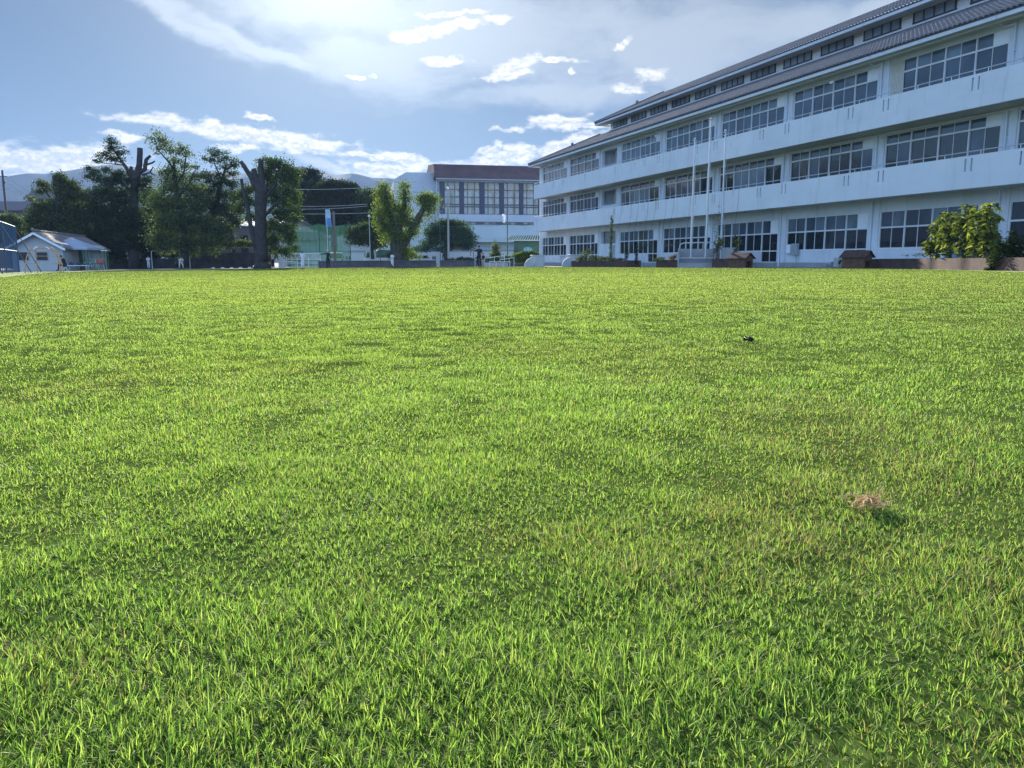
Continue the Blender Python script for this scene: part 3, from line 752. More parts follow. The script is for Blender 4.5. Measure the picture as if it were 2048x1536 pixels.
# green ball nets
def netmat(name, col, al):
    m = bpy.data.materials.new(name); m.use_nodes = True; t = m.node_tree; bs = t.nodes['Principled BSDF']
    bs.inputs['Roughness'].default_value = .7; bs.inputs['Base Color'].default_value = (*col, 1)
    v = N('ShaderNodeTexCoord', t).outputs['Object']; n = noise(v, .5, 5, .6, (1,1,.4), tree=t)
    tr = N('ShaderNodeBsdfTransparent', t); tl = N('ShaderNodeBsdfTranslucent', t); tl.inputs[0].default_value = (*col, 1)
    m1 = N('ShaderNodeMixShader', t); m1.inputs[0].default_value = .5; L(bs.outputs[0], m1.inputs[1], t); L(tl.outputs[0], m1.inputs[2], t)
    m2 = N('ShaderNodeMixShader', t); L(MR(n, .3, .7, al*.75, al*1.25, tree=t), m2.inputs[0], t)
    L(tr.outputs[0], m2.inputs[1], t); L(m1.outputs[0], m2.inputs[2], t); L(m2.outputs[0], t.nodes['Material Output'].inputs[0], t)
    return m
def net(x0, x1, Y0, Y1, yt, m, label, sag=.25, posts=6, pr=.05):
    p, q = foot(x0, Y0), foot(x1, Y1); e = empty('ball_net', p, 0, label, 'net'); d = q-p; H_ = gzpx(yt, (Y0+Y1)/2)-p.z
    V = []; n = 48
    for i in range(n+1):
        f = i/n; ph = (f*posts) % 1; sg = sag*4*ph*(1-ph)
        for j in range(9):
            g = j/8; V.append((d.x*f, d.y*f+.12*math.sin(f*60+g*3), d.z*f+(H_-sg)*g))
    F = [(i*9+j, (i+1)*9+j, (i+1)*9+j+1, i*9+j+1) for i in range(n) for j in range(8)]
    npmesh('mesh_net', V, F, m=m, parent=e, smooth=True)
    for i in range(posts+1):
        b = MB(); f = i/posts; b.tube([(d.x*f, d.y*f+.15, d.z*f-.1), (d.x*f, d.y*f+.15, d.z*f+H_+.05)], pr, 6); b.build('post', m_green, e)
    b = MB(); b.tube([(d.x*k/24, d.y*k/24+.1, d.z*k/24+H_-sag*4*((k/24*posts) % 1)*(1-(k/24*posts) % 1)) for k in range(25)], .02, 5); b.build('top_rope', m_green, e)
    return e
nm1 = netmat('green_netting', (.030,.10,.072), .55); nm2 = netmat('thin_green_netting', (.09,.22,.18), .11)
net(578, 700, 98, 97, 450, nm1, 'tall green ball net in front of the house beside the gate', posts=2)
net(700, 880, 97, 96, 450, nm2, 'thin green ball net stretched before the low trees and cars', posts=3)
net(880, 1084, 96, 93, 450, nm2, 'thin green ball net across the lower front of the gymnasium', posts=3)
# gate, railing
def rail(name, x0, x1, Y0, Y1, y_t, n, m, label, cat, mid=True, zb=.1):
    p, q = foot(x0, Y0), foot(x1, Y1); d = q-p; h = gzpx(y_t, (Y0+Y1)/2)-p.z; e = empty(name, p, 0, label, cat)
    b = MB(); b.bar((0,0,h), (d.x, d.y, d.z+h), .08); 
    if mid: b.bar((0,0,zb), (d.x, d.y, d.z+zb), .06)
    b.build('rail', m, e); b = MB()
    for i in range(n+1):
        f = i/n; b.bar((d.x*f, d.y*f, d.z*f-(0 if mid else .0)+(zb if mid else 0)), (d.x*f, d.y*f, d.z*f+h), .035)
    b.build('baluster', m, e); return e
m_wht = mat('white_paint', (.68,.74,.76), .4, .05, 2)
b = MB(); p = foot(562, 88); b.box((p.x-.28, p.y-.28, p.z-.2), (p.x+.28, p.y+.28, gzpx(500, 88))); b.box((p.x-.36, p.y-.36, gzpx(500, 88)), (p.x+.36, p.y+.36, gzpx(498, 88))); tag(b.build('gate_pillar', m_wht), 'white square gate pillar left of the sliding gate', 'pillar')
g1 = rail('sliding_gate', 571, 640, 92, 92, 507, 34, m_wht, 'white sliding gate with thin upright bars', 'gate', True, .95)
b = MB(); d = foot(640,92)-foot(571,92)
b.bar((0,0,.55), (d.x,0,.55), .06)
for f in (.0, .33, .66, 1.0): b.bar((d.x*f,-.05,-.1), (d.x*f,-.05,1.2), .07)
b.build('gate_frame', m_wht, g1)
b = MB(); p, q = foot(566, 90), foot(634, 90); b.bar((p.x, p.y, p.z+.72), (q.x, q.y, q.z+.72), .06); 
for f in (.1,.36,.6,.95): x = p.x+(q.x-p.x)*f; b.bar((x, p.y, p.z), (x, p.y, p.z+.72), .05)
tag(b.build('barrier', m_steel), 'low steel tube barrier in front of the sliding gate', 'barrier')
m_road = mat('pale_asphalt', (.34,.33,.32), .9, .12, .5)
b = MB(); pts = [foot(562, 89), foot(640, 89), foot(760, 128), foot(480, 128)]; b.add([(v.x, v.y, gz(v.x)+.03) for v in pts], [(0,1,2,3)]); tag(b.build('road', m_road), kind='structure')
b = MB(); pts = [foot(640, 86), foot(1140, 84), foot(1150, 111), foot(640, 111)]; b.add([(v.x, v.y, gz(v.x)+.028) for v in pts], [(0,1,2,3)]); tag(b.build('parking_area', MATS['pale_asphalt']), kind='structure')
# ramp handrails on the right
def handrail(p0, p1, Y, label):
    a, c = at(*p0, Y), at(*p1, Y-1.5); e = empty('handrail', Vector((a.x, a.y, gz(a.x))), 0, label, 'handrail', 'white handrails of the ramp'); o0 = e.location
    b = MB(); b.tube([a-o0, c-o0], .035, 6); b.build('rail', m_wht, e)
    b = MB()
    for f in (0, .33, .66, 1):
        v = a.lerp(c, f)-o0; b.tube([(v.x, v.y, 0), v], .025, 6)
    b.build('upright', m_wht, e)
handrail((950, 519.5), (1009, 511), 80, 'left sloping white handrail of the ramp')
handrail((1000, 519.5), (1028, 515), 79, 'short sloping white handrail right of the longer one')
handrail((979, 523.5), (1020, 523.5), 77, 'level white handrail in front of the steps')
b = MB(); p = foot(990, 78)
for i in range(3): b.box((p.x-1.1, p.y-.9+i*.35, p.z-.05), (p.x+1.3, p.y-.55+i*.35, p.z+.14*(i+1)))
tag(b.build('steps', m_conc), 'low concrete steps behind the level handrail', 'steps')
# green roofed gate house on the right
p = at(1046, 480, 100); e = empty('gatehouse', Vector((p.x, 100, gz(p.x))), 0, 'small gatehouse with green ribbed roof beside the school corner', 'gatehouse')
zr = gzpx(481, 100)-e.location.z; x0, x1 = (1014-1046)*100/1557, (1084-1046)*100/1557
b = MB(); b.add([(x0, -1, zr), (x1+.6, -1, zr), (x1+.6, 1.0, zr+.62), (x0+.65, 1.0, zr+.62), (x1+.6, 1.0, zr+.5), (x0+.65, 1.0, zr+.5), (x0,-1,zr-.1), (x1+.6,-1,zr-.1)], [(0,1,2,3),(4,5,6,7)[::-1],(0,3,5,6)[::-1],(6,7,1,0)])
r_ = b.build('roof', mat('green_roof', (.05,.09,.08), .8), e)
b = MB(); n = 16
for i in range(n+1):
    f = i/n; xa = x0+(x1+.6-x0)*f; xb = x0+.65+(x1-.05-x0)*f; b.bar((xa, -1.02, zr+.03), (xb, 1.0, zr+.66), .10, .05)
b.bar((x0, -1.05, zr-.05), (x1+.6, -1.05, zr-.05), .12)
b.build('roof_rib', mat('pale_rib', (.45,.50,.48), .7), r_)
b = MB(); b.box((x0+.9, -.4, -.2), (x1, 1, zr)); b.build('wall', mat('dark_teal', (.03,.06,.06), .8), e)
b = MB(); b.box((x0+2.0, -.46, .3), (x0+3.3, -.41, 1.9)); b.prism([(x0+2.0,1.9),(x0+3.3,1.9),(x0+3.1,2.25),(x0+2.65,2.4),(x0+2.2,2.25)], -.46, -.41); b.build('blue_arch', mat('arch_blue', (.10,.36,.48), .6), e)

# ------------------------------------------------------------------ vehicles
m_car = mat('white_car_paint', (.74,.76,.77), .25, .03, 1, spec=.6); m_tyre = mat('tyre', (.02,.02,.02), .8); m_rim = mat('rim', (.45,.46,.47), .35, metal=.8)
m_red = mat('tail_lamp', (.30,.02,.02), .3)
def vehicle(name, px, Y, ybot, length, width, height, rz, body, cabin, paint, label, cat, extra=None):
    """body/cabin: side profiles (x,z) in metres, x forward"""
    p = foot(px, Y); e = empty(name, (p.x, p.y, gz(p.x)+.03), R(rz), label, cat)
    b = MB(); b.prism(body, -width/2, width/2); bo = b.build('body', paint, e, bevel=.05)
    b = MB(); b.prism(cabin, -width/2+.10, width/2-.10); b.build('cabin', paint, e, bevel=.06)
    zc0 = min(z for x, z in cabin); zc1 = max(z for x, z in cabin); top = [x for x, z in cabin if z > zc1-.05]; bot = [x for x, z in cabin if z < zc0+.05]
    g = MB(); lo, hi = zc0+.12, zc1-.12
    def xs(z, end): 
        f = (z-zc0)/(zc1-zc0); a = (min(bot) if end < 0 else max(bot)); c = (min(top) if end < 0 else max(top)); return a+(c-a)*f
    for sgn in (-1, 1):
        y = sgn*(width/2-.10+.012)
        g.add([(xs(lo,-1)+.15, y, lo), (xs(lo,1)-.15, y, lo), (xs(hi,1)-.1, y, hi), (xs(hi,-1)+.1, y, hi)], [(0,1,2,3)])
        x = lambda z: xs(z, sgn)+sgn*.014
        g.add([(x(lo), -width/2+.2, lo), (x(lo), width/2-.2, lo), (x(hi), width/2-.25, hi), (x(hi), -width/2+.25, hi)], [(0,1,2,3)])
    g.build('window', g_dark, e)
    L2 = length/2
    for sx in (-1, 1):
        for sy in (-1, 1):
            b = MB(); cx_, cy_ = sx*length*.31, sy*(width/2-.09); b.tube([(cx_, cy_-.1, .31), (cx_, cy_+.1, .31)], .31, 16); w_ = b.build('wheel', m_tyre, e)
            b = MB(); b.tube([(cx_, cy_+sy*.09, .31), (cx_, cy_+sy*.112, .31)], .19, 12); b.build('rim', m_rim, w_)
    for sy in (-1, 1):
        b = MB(); b.box((-L2-.01, sy*(width/2-.28), .75), (-L2+.1, sy*(width/2-.08), .98)); b.build('tail_lamp', m_red, e)
        b = MB(); b.box((L2-.1, sy*(width/2-.42), .62), (L2+.01, sy*(width/2-.12), .80)); b.build('headlight', m_panel, e)
    if extra: extra(e)
    return e
kv = dict(length=3.4, width=1.48, height=1.85)
vehicle('parked_van', 673, 102, 517, 3.4, 1.9, 1.85, 100, [(-1.7,.25),(1.7,.25),(1.72,.8),(1.45,1.0),(-1.7,1.0)], [(-1.68,.98),(1.4,.98),(.85,1.78),(-1.45,1.82)], m_car, 'white van seen from behind, parked beside the banner pole', 'van')
vehicle('parked_car', 844, 100, 516, 4.2, 1.75, 1.45, 35, [(-2.1,.25),(2.1,.25),(2.1,.62),(1.1,.86),(-2.05,.92)], [(-1.95,.9),(1.0,.86),(.35,1.42),(-1.2,1.46)], m_car, 'white hatchback parked behind the low wall, right of the ginkgo', 'car')
def truckbed(e):
    b = MB(); b.box((-1.9, -.95, .72), (.35, .95, .82)); b.box((-1.9,-.95,.82), (-1.86,.95,1.1)); b.box((-1.9,-.95,.82), (.35,-.91,1.1)); b.box((-1.9,.91,.82), (.35,.95,1.1)); b.build('truck_bed', m_car, e)
    b = MB(); b.prism([(-1.8,1.12),(.28,1.12),(.28,1.95),(.1,2.1),(-1.5,2.05),(-1.8,1.8)], -.88, .88); b.build('tarpaulin', mat('green_tarp', (.045,.10,.085), .8), e)
vehicle('parked_truck', 757, 99, 517, 3.8, 1.9, 1.9, 195, [(-1.9,.3),(1.9,.3),(1.9,1.0),(.45,1.0),(.45,.72),(-1.9,.72)], [(.45,.98),(1.88,.98),(1.6,1.85),(.55,1.88)], m_car, 'small white truck with a dark green covered load', 'truck', truckbed)

# ------------------------------------------------------------------ left side: house, canopy, climbing frame, blue ball cage
hp = foot(74, 66); hse = empty('clubhouse', hp, R(14), 'small white single storey house with gabled tile roof behind the climbing frame', 'house')
k_ = 76/1557.0
m_hw = mat('house_wall', (.40,.42,.43), .85, .06, .5, 0, stain=.12); m_hroof = mat('house_roof', (.20,.185,.175), .8, .2, 1.5, .2, 12)
ze = gzpx(489, 66)-hp.z; za = gzpx(463, 66)-hp.z-.05
b = MB(); b.prism([(-1.95,-.4), (1.95,-.4), (1.95,ze), (0,za-.25), (-1.95,ze)], 0, 14); b.build('wall', m_hw, hse)
b = MB()
for sg in (-1, 1):
    for i in range(48):
        y0 = -.55+i*.31; zz = .028 if i % 2 else 0
        b.add([(sg*2.3, y0, ze-.30+zz), (0, y0, za+zz), (0, y0+.31, za+zz), (sg*2.3, y0+.31, ze-.30+zz),
               (sg*2.3, y0, ze-.42), (0, y0, za-.12), (0, y0+.31, za-.12), (sg*2.3, y0+.31, ze-.42)], [(0,1,2,3),(7,6,5,4),(0,4,5,1),(2,6,7,3),(0,3,7,4)])
b.tube([(0,-.65,za+.08),(0,14.4,za+.08)], .09, 8); b.ball((0,-.62,za+.16), .14, 8)
hr = b.build('roof', m_hroof, hse)
b = MB()
for sg in (-1, 1): b.bar((0,-.6,za-.17), (sg*2.3,-.6,ze-.47), .08, .16)
b.build('bargeboard', m_wht, hr)
for x in (-1.1, .35):
    b = MB(); b.box((x-.45, -.05, .85), (x+.45, -.005, 1.6)); w_ = b.build('window', mat('grey_frame', (.30,.34,.38), .5), hse)
    b = MB(); b.box((x-.4, -.07, .9), (x+.4, -.052, 1.55)); b.build('glass', g_dark, w_)
b = MB(); b.box((1.955, 4.4, 0), (1.97, 6.2, 1.8)); b.build('door', mat('dark_door', (.07,.06,.06), .6), hse)
# canopy tent
tp = foot(145, 70); tent = empty('canopy_tent', tp, R(8), 'pale blue canopy tent with peaked top beside the white house', 'tent')
zt_ = gzpx(475.5, 70)-tp.z; ze_ = gzpx(497, 70)-tp.z; hw = 2.0
b = MB(); n = 10; V = []
for i in range(n+1):
    for j in range(n+1):
        u_, v_ = i/n*2-1, j/n*2-1; m_ = max(abs(u_), abs(v_)); z = ze_+(zt_-ze_)*(1-m_)**1.15
        V.append((u_*hw*(1), v_*hw, z))
b.add(V, [(i*(n+1)+j, (i+1)*(n+1)+j, (i+1)*(n+1)+j+1, i*(n+1)+j+1) for i in range(n) for j in range(n)])
m_tent = mat('tent_cloth', (.33,.38,.46), .8, .05, 1)
cn = b.build('tent_canopy', m_tent, tent, smooth=True); sd_ = cn.modifiers.new('thickness', 'SOLIDIFY'); sd_.thickness = .02
b = MB(); b.add([(-hw,-hw-.01,ze_-.16),(hw,-hw-.01,ze_-.16),(hw,-hw-.01,ze_),(-hw,-hw-.01,ze_)], [(0,1,2,3)]); b.add([(hw+.01,-hw,ze_-.16),(hw+.01,hw,ze_-.16),(hw+.01,hw,ze_),(hw+.01,-hw,ze_)], [(0,1,2,3)]); b.build('valance', m_tent, cn)
for sx in (-1, 1):
    for sy in (-1, 1):
        b = MB(); b.tube([(sx*(hw-.05), sy*(hw-.05), 0), (sx*(hw-.05), sy*(hw-.05), ze_)], .03, 6); b.build('leg', m_gdark, tent)
net(163, 213, 67, 74, 500, netmat('tent_netting', (.06,.25,.15), .35), 'green net hanging under the canopy tent and house eaves', .05, 3, .03)
# climbing frame
cp = foot(85, 47); cf = empty('jungle_gym', cp, R(12), 'yellow arched climbing frame with white tops in front of the white house', 'climbing frame')
m_yel = mat('yellow_paint', (.50,.30,.08), .5, .15, 3)
kk = 47/1557.0; HT = (545-495)*kk
def arch(y, xo):
    pts = []
    for i in range(17):
        t = i/16; pts.append((xo+(-1+2*t)*.0, y, 0))
    return pts
legs = [(-.95,-.35), (1.15,-.35), (-.55,.45), (.75,.45)]
tops = [(-.32,-.12), (.32,-.12), (-.32,.15), (.32,.15)]
b = MB()
for (lx, ly), (tx_, ty_) in zip(legs, tops):
    pts = [(lx, ly, -.05)]
    for i in range(1, 11):
        t = i/10; pts.append((lx+(tx_*1.35-lx)*(t**1.5), ly+(ty_-ly)*t, HT*math.sin(t*math.pi/2)**.95))
    pts.append((tx_*.7, ty_, HT+.0)); b.tube(pts, .032, 8)
b.tube([(-.40,-.12,HT-.02), (.40,-.12,HT-.02)], .03, 8)
b.build('arch_pipe', m_yel, cf)
b = MB()
for f in (.22, .45, .66, .84, .96):
    z = HT*math.sin(f*math.pi/2)**.95
    def pt(i): (lx, ly), (tx_, ty_) = legs[i], tops[i]; return Vector((lx+(tx_*1.35-lx)*f**1.5, ly+(ty_-ly)*f, z))
    b.tube([pt(2), pt(3)], .018, 6); b.tube([pt(0), pt(2)], .018, 6); b.tube([pt(1), pt(3)], .018, 6)
b.build('rung', m_yel, cf)
b = MB()
for tx_ in (-.30, .30): b.tube([(tx_*1.45, -.13, HT-.10), (tx_*1.1, -.12, HT-.01), (tx_*.75, -.12, HT+.02)], .042, 8)
b.build('white_sleeve', m_wht, cf)
# blue ball cage of tall pipes at the left edge
bp_ = foot(-42, 40); cg = empty('ball_cage', bp_, 0, 'tall blue steel pipe cage at the left edge of the field', 'cage')
m_blue = mat('blue_paint', (.014,.06,.115), .5, .15, 2)
path = [foot(-260, 36), foot(-60, 42), foot(8, 49), foot(34, 55)]
b = MB(); c = MB(); tops_ = []
cnt = 0
for p, q in zip(path[:-1], path[1:]):
    n = max(2, int((q-p).length/.42))
    for i in range(n):
        v = p.lerp(q, i/n)-bp_; hgt = 3.15
        c.tube([(v.x, v.y, -.1), (v.x, v.y, hgt)], .02, 6); cnt += 1
    for z in (1.45, 3.15):
        b.tube([p-bp_+Vector((0,0,z)), q-bp_+Vector((0,0,z))], .03, 6)
b.build('cross_pipe', m_blue, cg); c.build('upright_pipes', m_blue, cg)
b = MB()
for p in path[1:]:
    v = p-bp_; b.tube([(v.x, v.y, -.1), (v.x, v.y, 3.2)], .05, 8); b.tube([(v.x, v.y, 2.9), (v.x+.5, v.y+1.8, -.1)], .03, 6)
b.build('brace', m_blue, cg)
# pole and houses beyond
e = post(20, 105, 346, .16, mat('dark_pole', (.05,.045,.05), .8), 'tall dark utility pole at the far left', 'utility_pole', 'utility pole', None,
         lambda e, h: (lambda b: (b.bar((-.6,0,h-.8), (.6,0,h-.8), .09), b.ball((0,.1,h-1.5), .2, 8, (1,1,1.5)), b.build('crossarm', m_gdark, e)))(MB()))
def wire(a, c, sag, label, r=.015, grp='overhead wires'):
    b = MB(); b.tube([a.lerp(c, i/14)+Vector((0,0,-sag*4*(i/14)*(1-i/14))) for i in range(15)], r, 4)
    tag(b.build('overhead_wire', MATS['dark_pole']), label, 'wire', grp)
wire(at(20,356,105), at(80,393,90), .3, 'upper wire sloping right from the dark utility pole')
wire(at(20,368,105), at(82,401,90), .3, 'lower wire sloping right from the dark utility pole')
wire(at(-60,378,105), at(20,377,105), .2, 'level wire running left from the dark utility pole')
m_wire = mat('lit_wire', (.5,.52,.5), .4)
for k, (a_, c_, lb) in enumerate((((560,378),(735,375),'highest bright wire crossing in front of the domed tree'), ((585,412),(735,408),'second bright wire in front of the domed tree'), ((590,418),(735,412),'third bright wire in front of the domed tree'), ((600,428),(860,420),'lowest wire in front of the domed tree'), ((735,375),(880,386),'dark wire in front of the gymnasium side wall'))):
    b = MB(); a_, c_ = at(*a_, 112), at(*c_, 112); b.tube([a_.lerp(c_, i/10)+Vector((0,0,-.15*4*(i/10)*(1-i/10))) for i in range(11)], .022, 4)
    tag(b.build('overhead_wire', m_wire if k < 4 else MATS['dark_pole']), lb, 'wire', 'overhead wires')
def farhouse(px0, px1, yt, ye, Y, wc, rc, label, depth=8, name='house'):
    p = foot((px0+px1)/2, Y); hw = (px1-px0)/2*Y/1557; e = empty(name, p, 0, label, 'house'); z1 = gzpx(ye, Y)-p.z; z2 = gzpx(yt, Y)-p.z
    b = MB(); b.box((-hw+.5, 0, -.5), (hw-.5, depth, z1)); b.build('wall', wc, e)
    b = MB(); b.add([(-hw,-.6,z1-.1),(hw,-.6,z1-.1),(hw-.6,depth/2,z2),(-hw+.6,depth/2,z2),(hw,depth+.6,z1-.1),(-hw,depth+.6,z1-.1)], [(0,1,2,3),(3,2,4,5),(0,3,5),(1,4,2)])
    b.add([(-hw,-.6,z1-.25),(hw,-.6,z1-.25),(hw,-.6,z1-.1),(-hw,-.6,z1-.1)], [(0,1,2,3)]); b.build('roof', rc, e)
    b = MB(); n = max(1, int(hw*2/3))
    for i in range(n): x = -hw+1.2+i*(2*hw-2)/n; b.box((x, -.04, z1*.35), (x+1.1, .02, z1*.75))
    b.build('window', g_dark, e); return e
m_brn = mat('brown_wall', (.10,.08,.075), .8); m_slt = mat('slate_roof', (.10,.10,.12), .6); m_metr = mat('pale_metal_roof', (.46,.50,.54), .4, .1, .4, metal=.2)
farhouse(-60, 56, 402, 421, 130, m_brn, m_slt, 'dark brown house with a long dark roof beyond the left trees')
farhouse(60, 120, 370, 398, 140, m_brn, m_slt, 'dark roofed house half hidden behind the stubby ivy tree')
farhouse(440, 520, 437, 451, 118, m_brn, m_metr, 'house with pale metal roof seen below the trees, left of the big trunk')
farhouse(350, 440, 470, 483, 112, m_brn, m_metr, 'low house with a pale roof behind the dark hedge')
farhouse(571, 640, 462, 478, 118, mat('teal_house', (.22,.30,.30), .8), m_slt, 'grey house behind the tall green net')
farhouse(560, 600, 436, 447, 125, mat('pale_house', (.40,.44,.46), .8), m_slt, 'pale house rising behind the big trunk and green net')
def twin(e, h):
    b = MB(); b.bar((-.35,0,h-.3), (.35,0,h-.3), .06); b.build('crossarm', m_gdark, e)
    for x in (-.28, .28): b = MB(); b.tube([(x,0,h-.95),(x,0,h-.35)], [.12,.15], 8); b.build('lantern', m_panel, e)
post(475, 100, 426, .06, m_gdark, 'dark lamp post with twin white lanterns between the trees', 'street_lamp', 'street lamp', None, twin)
# dark stone wall with round hedge top, steps
m_hstone = mat('dark_stone', (.045,.043,.042), .9, .4, 1.5, .4, 4)
wallrun('stone_wall', [foot(403, 91), foot(512, 91)], -.5, 1.75, .6, m_hstone, 'dark rough stone wall under the trees, left of the big trunk', 'wall')
wallrun('board_fence', [foot(212, 92), foot(403, 92)], -.5, 1.15, .2, mat('dark_fence', (.04,.04,.045), .9, .3, 1), 'low dark fence behind the players under the left trees', 'fence')
b = MB(); p = foot(302, 89); q = foot(378, 89); 
for v in (p, q): b.tube([(v.x, v.y, v.z), (v.x, v.y, v.z+2.0)], .05, 6)
b.bar((p.x,p.y,p.z+2.0), (q.x,q.y,q.z+2.0), .05)
tag(b.build('practice_goal', m_steel), 'thin steel net frame standing under the left trees', 'frame')
for k, px in enumerate((424, 443, 461, 479, 497)):
    p = foot(px, 88); b = MB(); b.tube([(p.x, p.y, p.z-.02), (p.x, p.y, p.z+.12)], [.22, .16], 10)
    tag(b.build('white_marker', m_wht), 'small white marker disc on the ground, %s of the five' % ('leftmost','second from left','middle','fourth from left','rightmost')[k], 'marker', 'white markers in front of the stone wall')
# ------------------------------------------------------------------ trees
m_leaf = leafmat('leaf', .46, .65, .12); m_bark = mat('bark', (.032,.028,.025), .9, .35, 3, .5, 14); m_bark2 = mat('pale_bark', (.06,.052,.044), .9, .3, 3, .5, 14)
def leaves(blobs_, Y, size, dens, c0, c1, seed, flat=0.0, deep=.8, loose=1.0):
    g = np.random.default_rng(seed); P = []; Ccol = []; S = []
    c0 = np.array(c0); c1 = np.array(c1)
    for bl in blobs_:
        x, y, rx, ry = bl[:4]; dy = bl[4] if len(bl) > 4 else 0; kf = bl[5] if len(bl) > 5 else 1
        Yb = Y+dy; c = np.array(at(x, y, Yb)); k = Yb/1557; r = np.array([rx*k, (rx+ry)/2*k*deep, ry*k])
        n = int(rx*ry*math.pi*dens*kf*1.75*(1+.35*min(1,max(0,(y-380)/60)))*(.17/size)**2*(Yb/88)**2*.62)
        nc = max(3, n//22); d = g.normal(size=(nc, 3)); d /= np.linalg.norm(d, axis=1)[:, None]
        cc = d*(g.random(nc)**.45)[:, None]*r*.92
        cs = g.random(nc)**1.3; i = g.integers(0, nc, n)
        off = g.normal(size=(n, 3))*np.array([1, 1, .62])*(size*1.7*loose)*(.6+.8*g.random(nc)[i])[:, None]
        P.append(c+cc[i]+off); t = np.clip(cs[i]+g.normal(0, .18, n), 0, 1)[:, None]
        Ccol.append(c0*(1-t)+c1*t); S.append(size*(.65+.7*g.random(n)))
    P = np.concatenate(P); Cc = np.concatenate(Ccol); S = np.concatenate(S); n = len(P)
    a = g.normal(size=(n, 3)); a[:, 2] *= (1-flat); a /= np.linalg.norm(a, axis=1)[:, None]
    b_ = g.normal(size=(n, 3)); b_[:, 2] *= (1-flat); b_ -= a*(a*b_).sum(1)[:, None]; b_ /= np.linalg.norm(b_, axis=1)[:, None]
    a *= S[:, None]*.62; b_ *= S[:, None]*.36
    V = np.stack([P-a, P+b_*1.0, P+a, P-b_], 1).reshape(-1, 3); F = np.arange(n*4).reshape(-1, 4)
    return V, F, np.repeat(np.clip(Cc, 0, 1), 4, 0)
def tree(name, base, Y, blobs_, trunks, label, cat='tree', size=.17, dens=1.0, c0=(.016,.035,.012), c1=(.06,.10,.028), seed=1, flat=0.0, bark=None, group=None, loose=1.0, deep=.8, gz_off=0):
    o0 = foot(base, Y); o0.z += gz_off; e = empty(name, o0, 0, label, cat, group)
    V, F, col = leaves(blobs_, Y, size, dens, c0, c1, seed, flat, deep, loose)
    npmesh('crown', V-np.array(o0), F, col, m_leaf, e)
    if trunks:
        b = MB(); r_ = random.Random(seed)
        for pts, rads in trunks:
            P = [at(*q[:2], Y+(q[2] if len(q) > 2 else 0))-o0 for q in pts]
            # refine with a little wander
            PP = [P[0]]; RR = [rads[0]]; n = len(P)
            rd = np.interp(np.linspace(0, 1, n), np.linspace(0, 1, len(rads)), rads)
            RR = [rd[0]]
            for i in range(n-1):
                for s_ in (1, 2, 3):
                    f = s_/3; q = P[i].lerp(P[i+1], f); w_ = rd[i]*.12 if f < 1 else 0
                    PP.append(q+Vector((r_.uniform(-w_, w_), r_.uniform(-w_, w_), 0))); RR.append((rd[i]*(1-f)+rd[i+1]*f)*r_.uniform(.94, 1.06))
            b.tube(PP, RR, 9)
        b.build('trunk', bark or m_bark, e, smooth=True)
    return e
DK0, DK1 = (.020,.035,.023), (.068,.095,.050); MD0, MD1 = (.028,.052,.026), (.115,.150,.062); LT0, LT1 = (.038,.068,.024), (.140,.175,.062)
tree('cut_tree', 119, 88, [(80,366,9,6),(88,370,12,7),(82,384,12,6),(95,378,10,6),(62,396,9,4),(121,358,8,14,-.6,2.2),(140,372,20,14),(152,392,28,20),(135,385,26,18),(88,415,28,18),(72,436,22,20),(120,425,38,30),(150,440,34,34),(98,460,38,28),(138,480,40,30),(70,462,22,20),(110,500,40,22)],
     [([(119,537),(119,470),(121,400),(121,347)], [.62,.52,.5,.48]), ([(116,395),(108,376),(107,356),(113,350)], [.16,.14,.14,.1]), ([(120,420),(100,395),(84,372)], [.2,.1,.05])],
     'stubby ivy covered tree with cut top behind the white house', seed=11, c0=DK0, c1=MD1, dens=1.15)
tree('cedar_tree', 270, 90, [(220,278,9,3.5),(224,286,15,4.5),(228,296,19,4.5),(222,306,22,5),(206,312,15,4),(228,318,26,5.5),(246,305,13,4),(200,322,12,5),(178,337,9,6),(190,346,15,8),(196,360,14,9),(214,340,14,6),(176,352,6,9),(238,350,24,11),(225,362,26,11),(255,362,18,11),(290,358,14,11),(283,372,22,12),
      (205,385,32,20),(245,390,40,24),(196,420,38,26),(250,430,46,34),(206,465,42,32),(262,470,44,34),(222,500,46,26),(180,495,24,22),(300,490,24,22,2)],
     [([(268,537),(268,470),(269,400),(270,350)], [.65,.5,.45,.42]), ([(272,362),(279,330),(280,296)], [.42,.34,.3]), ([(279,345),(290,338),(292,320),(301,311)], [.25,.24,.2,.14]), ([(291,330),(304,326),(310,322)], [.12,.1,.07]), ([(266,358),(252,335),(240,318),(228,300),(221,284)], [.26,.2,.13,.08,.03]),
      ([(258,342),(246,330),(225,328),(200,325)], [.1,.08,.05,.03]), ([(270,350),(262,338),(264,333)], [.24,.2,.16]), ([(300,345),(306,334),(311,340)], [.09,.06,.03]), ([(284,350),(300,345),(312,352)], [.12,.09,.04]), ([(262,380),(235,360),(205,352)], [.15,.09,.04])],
     'tall cedar with cut bare limbs and layered foliage reaching left', seed=12, c0=DK0, c1=(.045,.085,.032), size=.15, dens=1.15, flat=.5, loose=.9)
